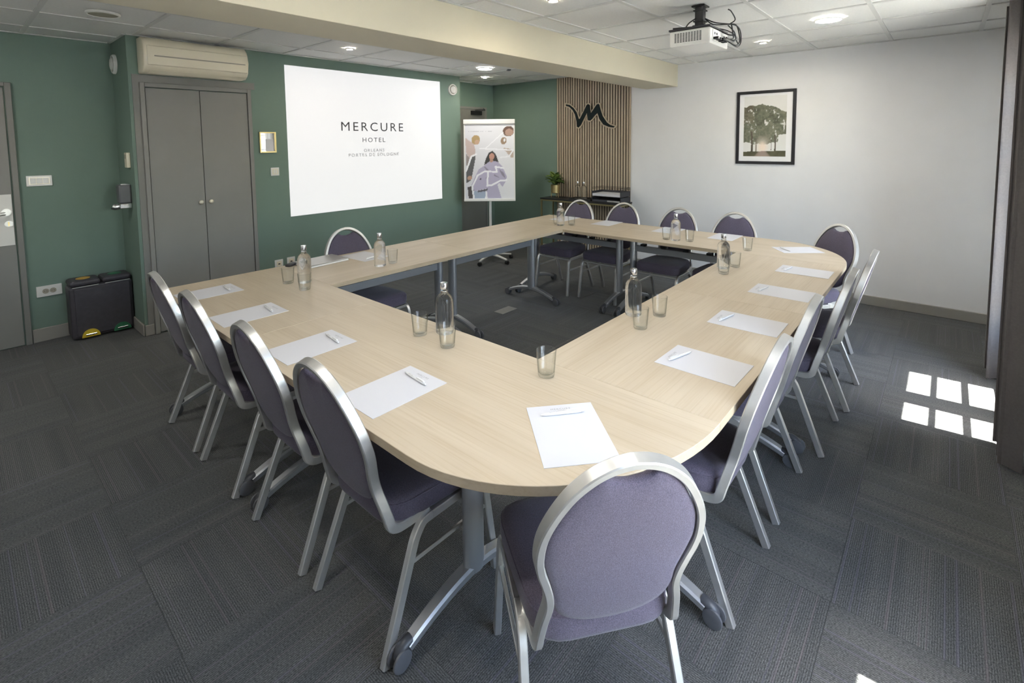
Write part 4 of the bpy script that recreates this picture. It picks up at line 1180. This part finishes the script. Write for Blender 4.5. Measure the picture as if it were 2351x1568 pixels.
# ---- plant in a brass pot on a little stand
pt = thing('potted_plant', 'small leafy plant in a gold pot on the black console', 'plant', (4.735, 3.625, CZ+.0005)); pt.scale = (1.15, 1.15, 1.15)
for k in range(3):
    a = 2*PI*k/3+.4
    build('pot_leg', sweep(bmesh.new(), [(.050*math.cos(a), .050*math.sin(a), 0), (.050*math.cos(a), .050*math.sin(a), .085)], csec(.004, 6)), 'brass', pt)
build('pot', lathe(bmesh.new(), [(0, .050), (.044, .050), (.052, .056), (.056, .150), (.053, .150), (.050, .140), (0, .138)], 24), 'gold_pot', pt, True, angle=40)
build('soil', lathe(bmesh.new(), [(0, .1405), (.0495, .1405), (.0495, .146), (0, .147)], 16), 'soil', pt)
rl = random.Random(5)
leaf_me = []
for v_ in range(3):
    bm = bmesh.new(); ln = .075+.012*v_; wd = .024+.004*v_
    rows = []
    for i in range(5):
        q = i/4; wv = wd*math.sin(PI*min(.97, q*.93+.05))**.8; zc_ = .012*math.sin(q*PI) - .014*q*q
        rows.append([bm.verts.new((ln*q, -wv, zc_+.006)), bm.verts.new((ln*q, 0, zc_)), bm.verts.new((ln*q, wv, zc_+.006))])
    for A, B in zip(rows, rows[1:]):
        for j in range(2): bm.faces.new((A[j], A[j+1], B[j+1], B[j]))
    o = build('leaf', bm, 'leaf' if v_ != 1 else 'leaf_dark', pt, True)
    leaf_me.append(o.data); o.location = (0, 0, .16); o.rotation_euler = (0, -1.2, v_*2)
for k in range(66):
    o = link('leaf', leaf_me[k % 3], pt)
    a = rl.random()*2*PI; el = rl.uniform(.0, 1.3); r_ = rl.uniform(.0, .045)
    o.location = (r_*math.cos(a), r_*math.sin(a), rl.uniform(.150, .235)); o.rotation_euler = (rl.uniform(-.4, .4), -el, a)
for k in range(7):
    a = 2*PI*k/7
    build('stem', sweep(bmesh.new(), [(.01*math.cos(a), .01*math.sin(a), .142), (.03*math.cos(a), .03*math.sin(a), .21)], csec(.0022, 5)), 'leaf_dark', pt)

# ---- bottles, tray and letter trays on the console
tr = thing('serving_tray', 'flat black tray under the two bottles on the console', 'tray', (4.735, 3.175, CZ+.0005))
boxo('base', -.10, .10, -.19, .15, 0, .006, 'black_plastic', tr, bev=.001)
bm = bmesh.new()
for b in ((-.10, -.094, -.19, .15), (.094, .10, -.19, .15), (-.094, .094, -.19, -.184), (-.094, .094, .144, .15)): box(bm, b[0], b[1], b[2], b[3], .006, .020)
build('rim', bm, 'black_plastic', tr)
src = [o for o in bpy.data.objects if o.name.startswith('water_bottle')][0]
dup(src, (4.745, 3.262, CZ+.0075), 0, 'clear bottle with silver cap on the console, nearer the plant', 'bottles on the console')
dup(src, (4.745, 3.165, CZ+.0075), 0, 'clear bottle with silver cap on the console, nearer the letter trays', 'bottles on the console')
lt = thing('letter_tray', 'black two tier mesh letter tray holding white paper on the console', 'letter tray', (4.715, 2.735, CZ+.0005))
for k, z_ in enumerate((.004, .075)):
    bm = bmesh.new()
    box(bm, -.125, .125, -.205, .205, z_, z_+.004)
    for b in ((.121, .125, -.205, .205), (-.125, .121, -.205, -.201), (-.125, .121, .201, .205)): box(bm, b[0], b[1], b[2], b[3], z_+.004, z_+.062)
    build('tray', bm, 'dark_plastic', lt)
    boxo('paper_stack', -.12, .118, -.198, .198, z_+.0045, z_+(.035 if k else .028), 'paper' if k else 'caster_dark', lt)
bm = bmesh.new()
for sx_ in (-.122, .118):
    for sy_ in (-.207, .203): box(bm, sx_, sx_+.004, sy_, sy_+.004, 0, .185)
for z_ in (.165, .181):
    box(bm, -.122, .122, -.207, -.203, z_, z_+.004); box(bm, -.122, .122, .203, .207, z_, z_+.004); box(bm, .118, .122, -.203, .203, z_, z_+.004)
for k in range(14):
    y_ = -.19 + k*.029; box(bm, .119, .121, y_, y_+.003, .137, .165)
build('wire_frame', bm, 'black_plastic', lt)
boxo('label_strip', -.1275, -.1255, -.195, -.02, .012, .030, 'brushed_silver', lt)

# ---- recycling bin
rb = thing('recycling_bin', 'dark double recycling bin with yellow and green pedals by the door', 'recycling bin', (.030, 4.915, 0))
BW, BD, BH = .205, .100, .445
boxo('body', -BW, BW, -BD, BD, .012, BH, 'charcoal_bin', rb, bev=.022)
boxo('front_panel', -BW+.030, BW-.022, -BD-.008, -BD+.002, .035, BH-.020, 'charcoal_bin', rb, bev=.006)
for sgn, mm, cp_ in ((-1, 'yellow_plastic', 'orange_plastic'), (1, 'green_plastic', 'green_plastic')):
    c_ = sgn*BW*.5
    ld = boxo('lid', c_-BW*.48, c_+BW*.48, -BD-.004, BD-.002, BH+.001, BH+.045, 'charcoal_bin', rb, bev=.020)
    build('lid_disc', lathe(bmesh.new(), [(0, .0455), (.046, .0455), (.046, .048), (.040, .0495), (0, .0495)], 28, c=(c_, .0, BH)), cp_, ld, True, angle=40)
    boxo('grip_strip', c_-BW*.40, c_+BW*.40, -BD-.0105, -BD-.0035, BH-.006, BH-.0005, 'brushed_silver', rb)
    bm = bmesh.new()
    arc = [(.058*math.cos(a), .062*math.sin(a)) for a in [i*PI/14 for i in range(15)]]
    prism(bm, arc, 0, .016)
    pd = build('pedal', bm, mm, rb, loc=(c_+.012, -BD-.007, .022), rot=(PI/2, 0, 0))
    boxo('pedal_bar', -.036, .036, .016, .028, .016, .024, 'chrome', pd, bev=.003)

# ---- curtains and their track
def curtain(label, x0_, x1_, yc, amp, wl, z0, z1, phase=0):
    n = int((x1_-x0_)/wl*14); front = []
    for i in range(n+1):
        x = x0_ + (x1_-x0_)*i/n
        ph = 2*PI*(x-x0_)/wl + phase
        front.append((x + amp*.25*math.sin(2*ph), yc + amp*math.sin(ph) + .008*math.sin(ph*.37)))
    P_ = [Vector(p) for p in front]; a, b = [], []
    for i, p in enumerate(P_):
        t_ = (P_[min(i+1, n)] - P_[max(i-1, 0)]).normalized(); nn = Vector((-t_.y, t_.x))*.0022
        a.append(p+nn); b.append(p-nn)
    poly = [(p.x, p.y) for p in a] + [(p.x, p.y) for p in reversed(b)]
    bm = bmesh.new()
    lo = [bm.verts.new((p[0], p[1], z0)) for p in poly]; hi = [bm.verts.new((p[0], p[1], z1)) for p in poly]
    k = len(poly)
    for i in range(k): bm.faces.new((lo[i], lo[(i+1) % k], hi[(i+1) % k], hi[i]))
    for r_ in (lo, hi):
        for i in range(n): bm.faces.new((r_[i], r_[i+1], r_[k-2-i], r_[k-1-i]))
    return tag(build('curtain', bm, 'curtain', None, True, angle=50), label, 'curtain', 'curtains by the glazed doors')
curtain('grey brown curtain nearest the viewer at the right edge', 2.435, 2.70, -.770, .042, .076, .012, 2.425, phase=-.9)
curtain('narrow gathered grey curtain next to the white wall', 3.59, 3.80, -.770, .034, .062, .012, 2.425, phase=.8)
rail = tag(boxo('curtain_track', 2.2, 4.0, -.785, -.765, 2.432, 2.455, 'white_plastic'), 'white curtain track under the ceiling on the window side', 'curtain track')

# ---- floor hatch inside the ring of tables
hz = thing('floor_box', 'flat grey floor socket hatch in the carpet inside the table ring', 'floor box', (2.60, 2.62, 0), 0)
boxo('hatch', -.10, .10, -.055, .055, .0004, .004, 'hatch_grey', hz, bev=.001)
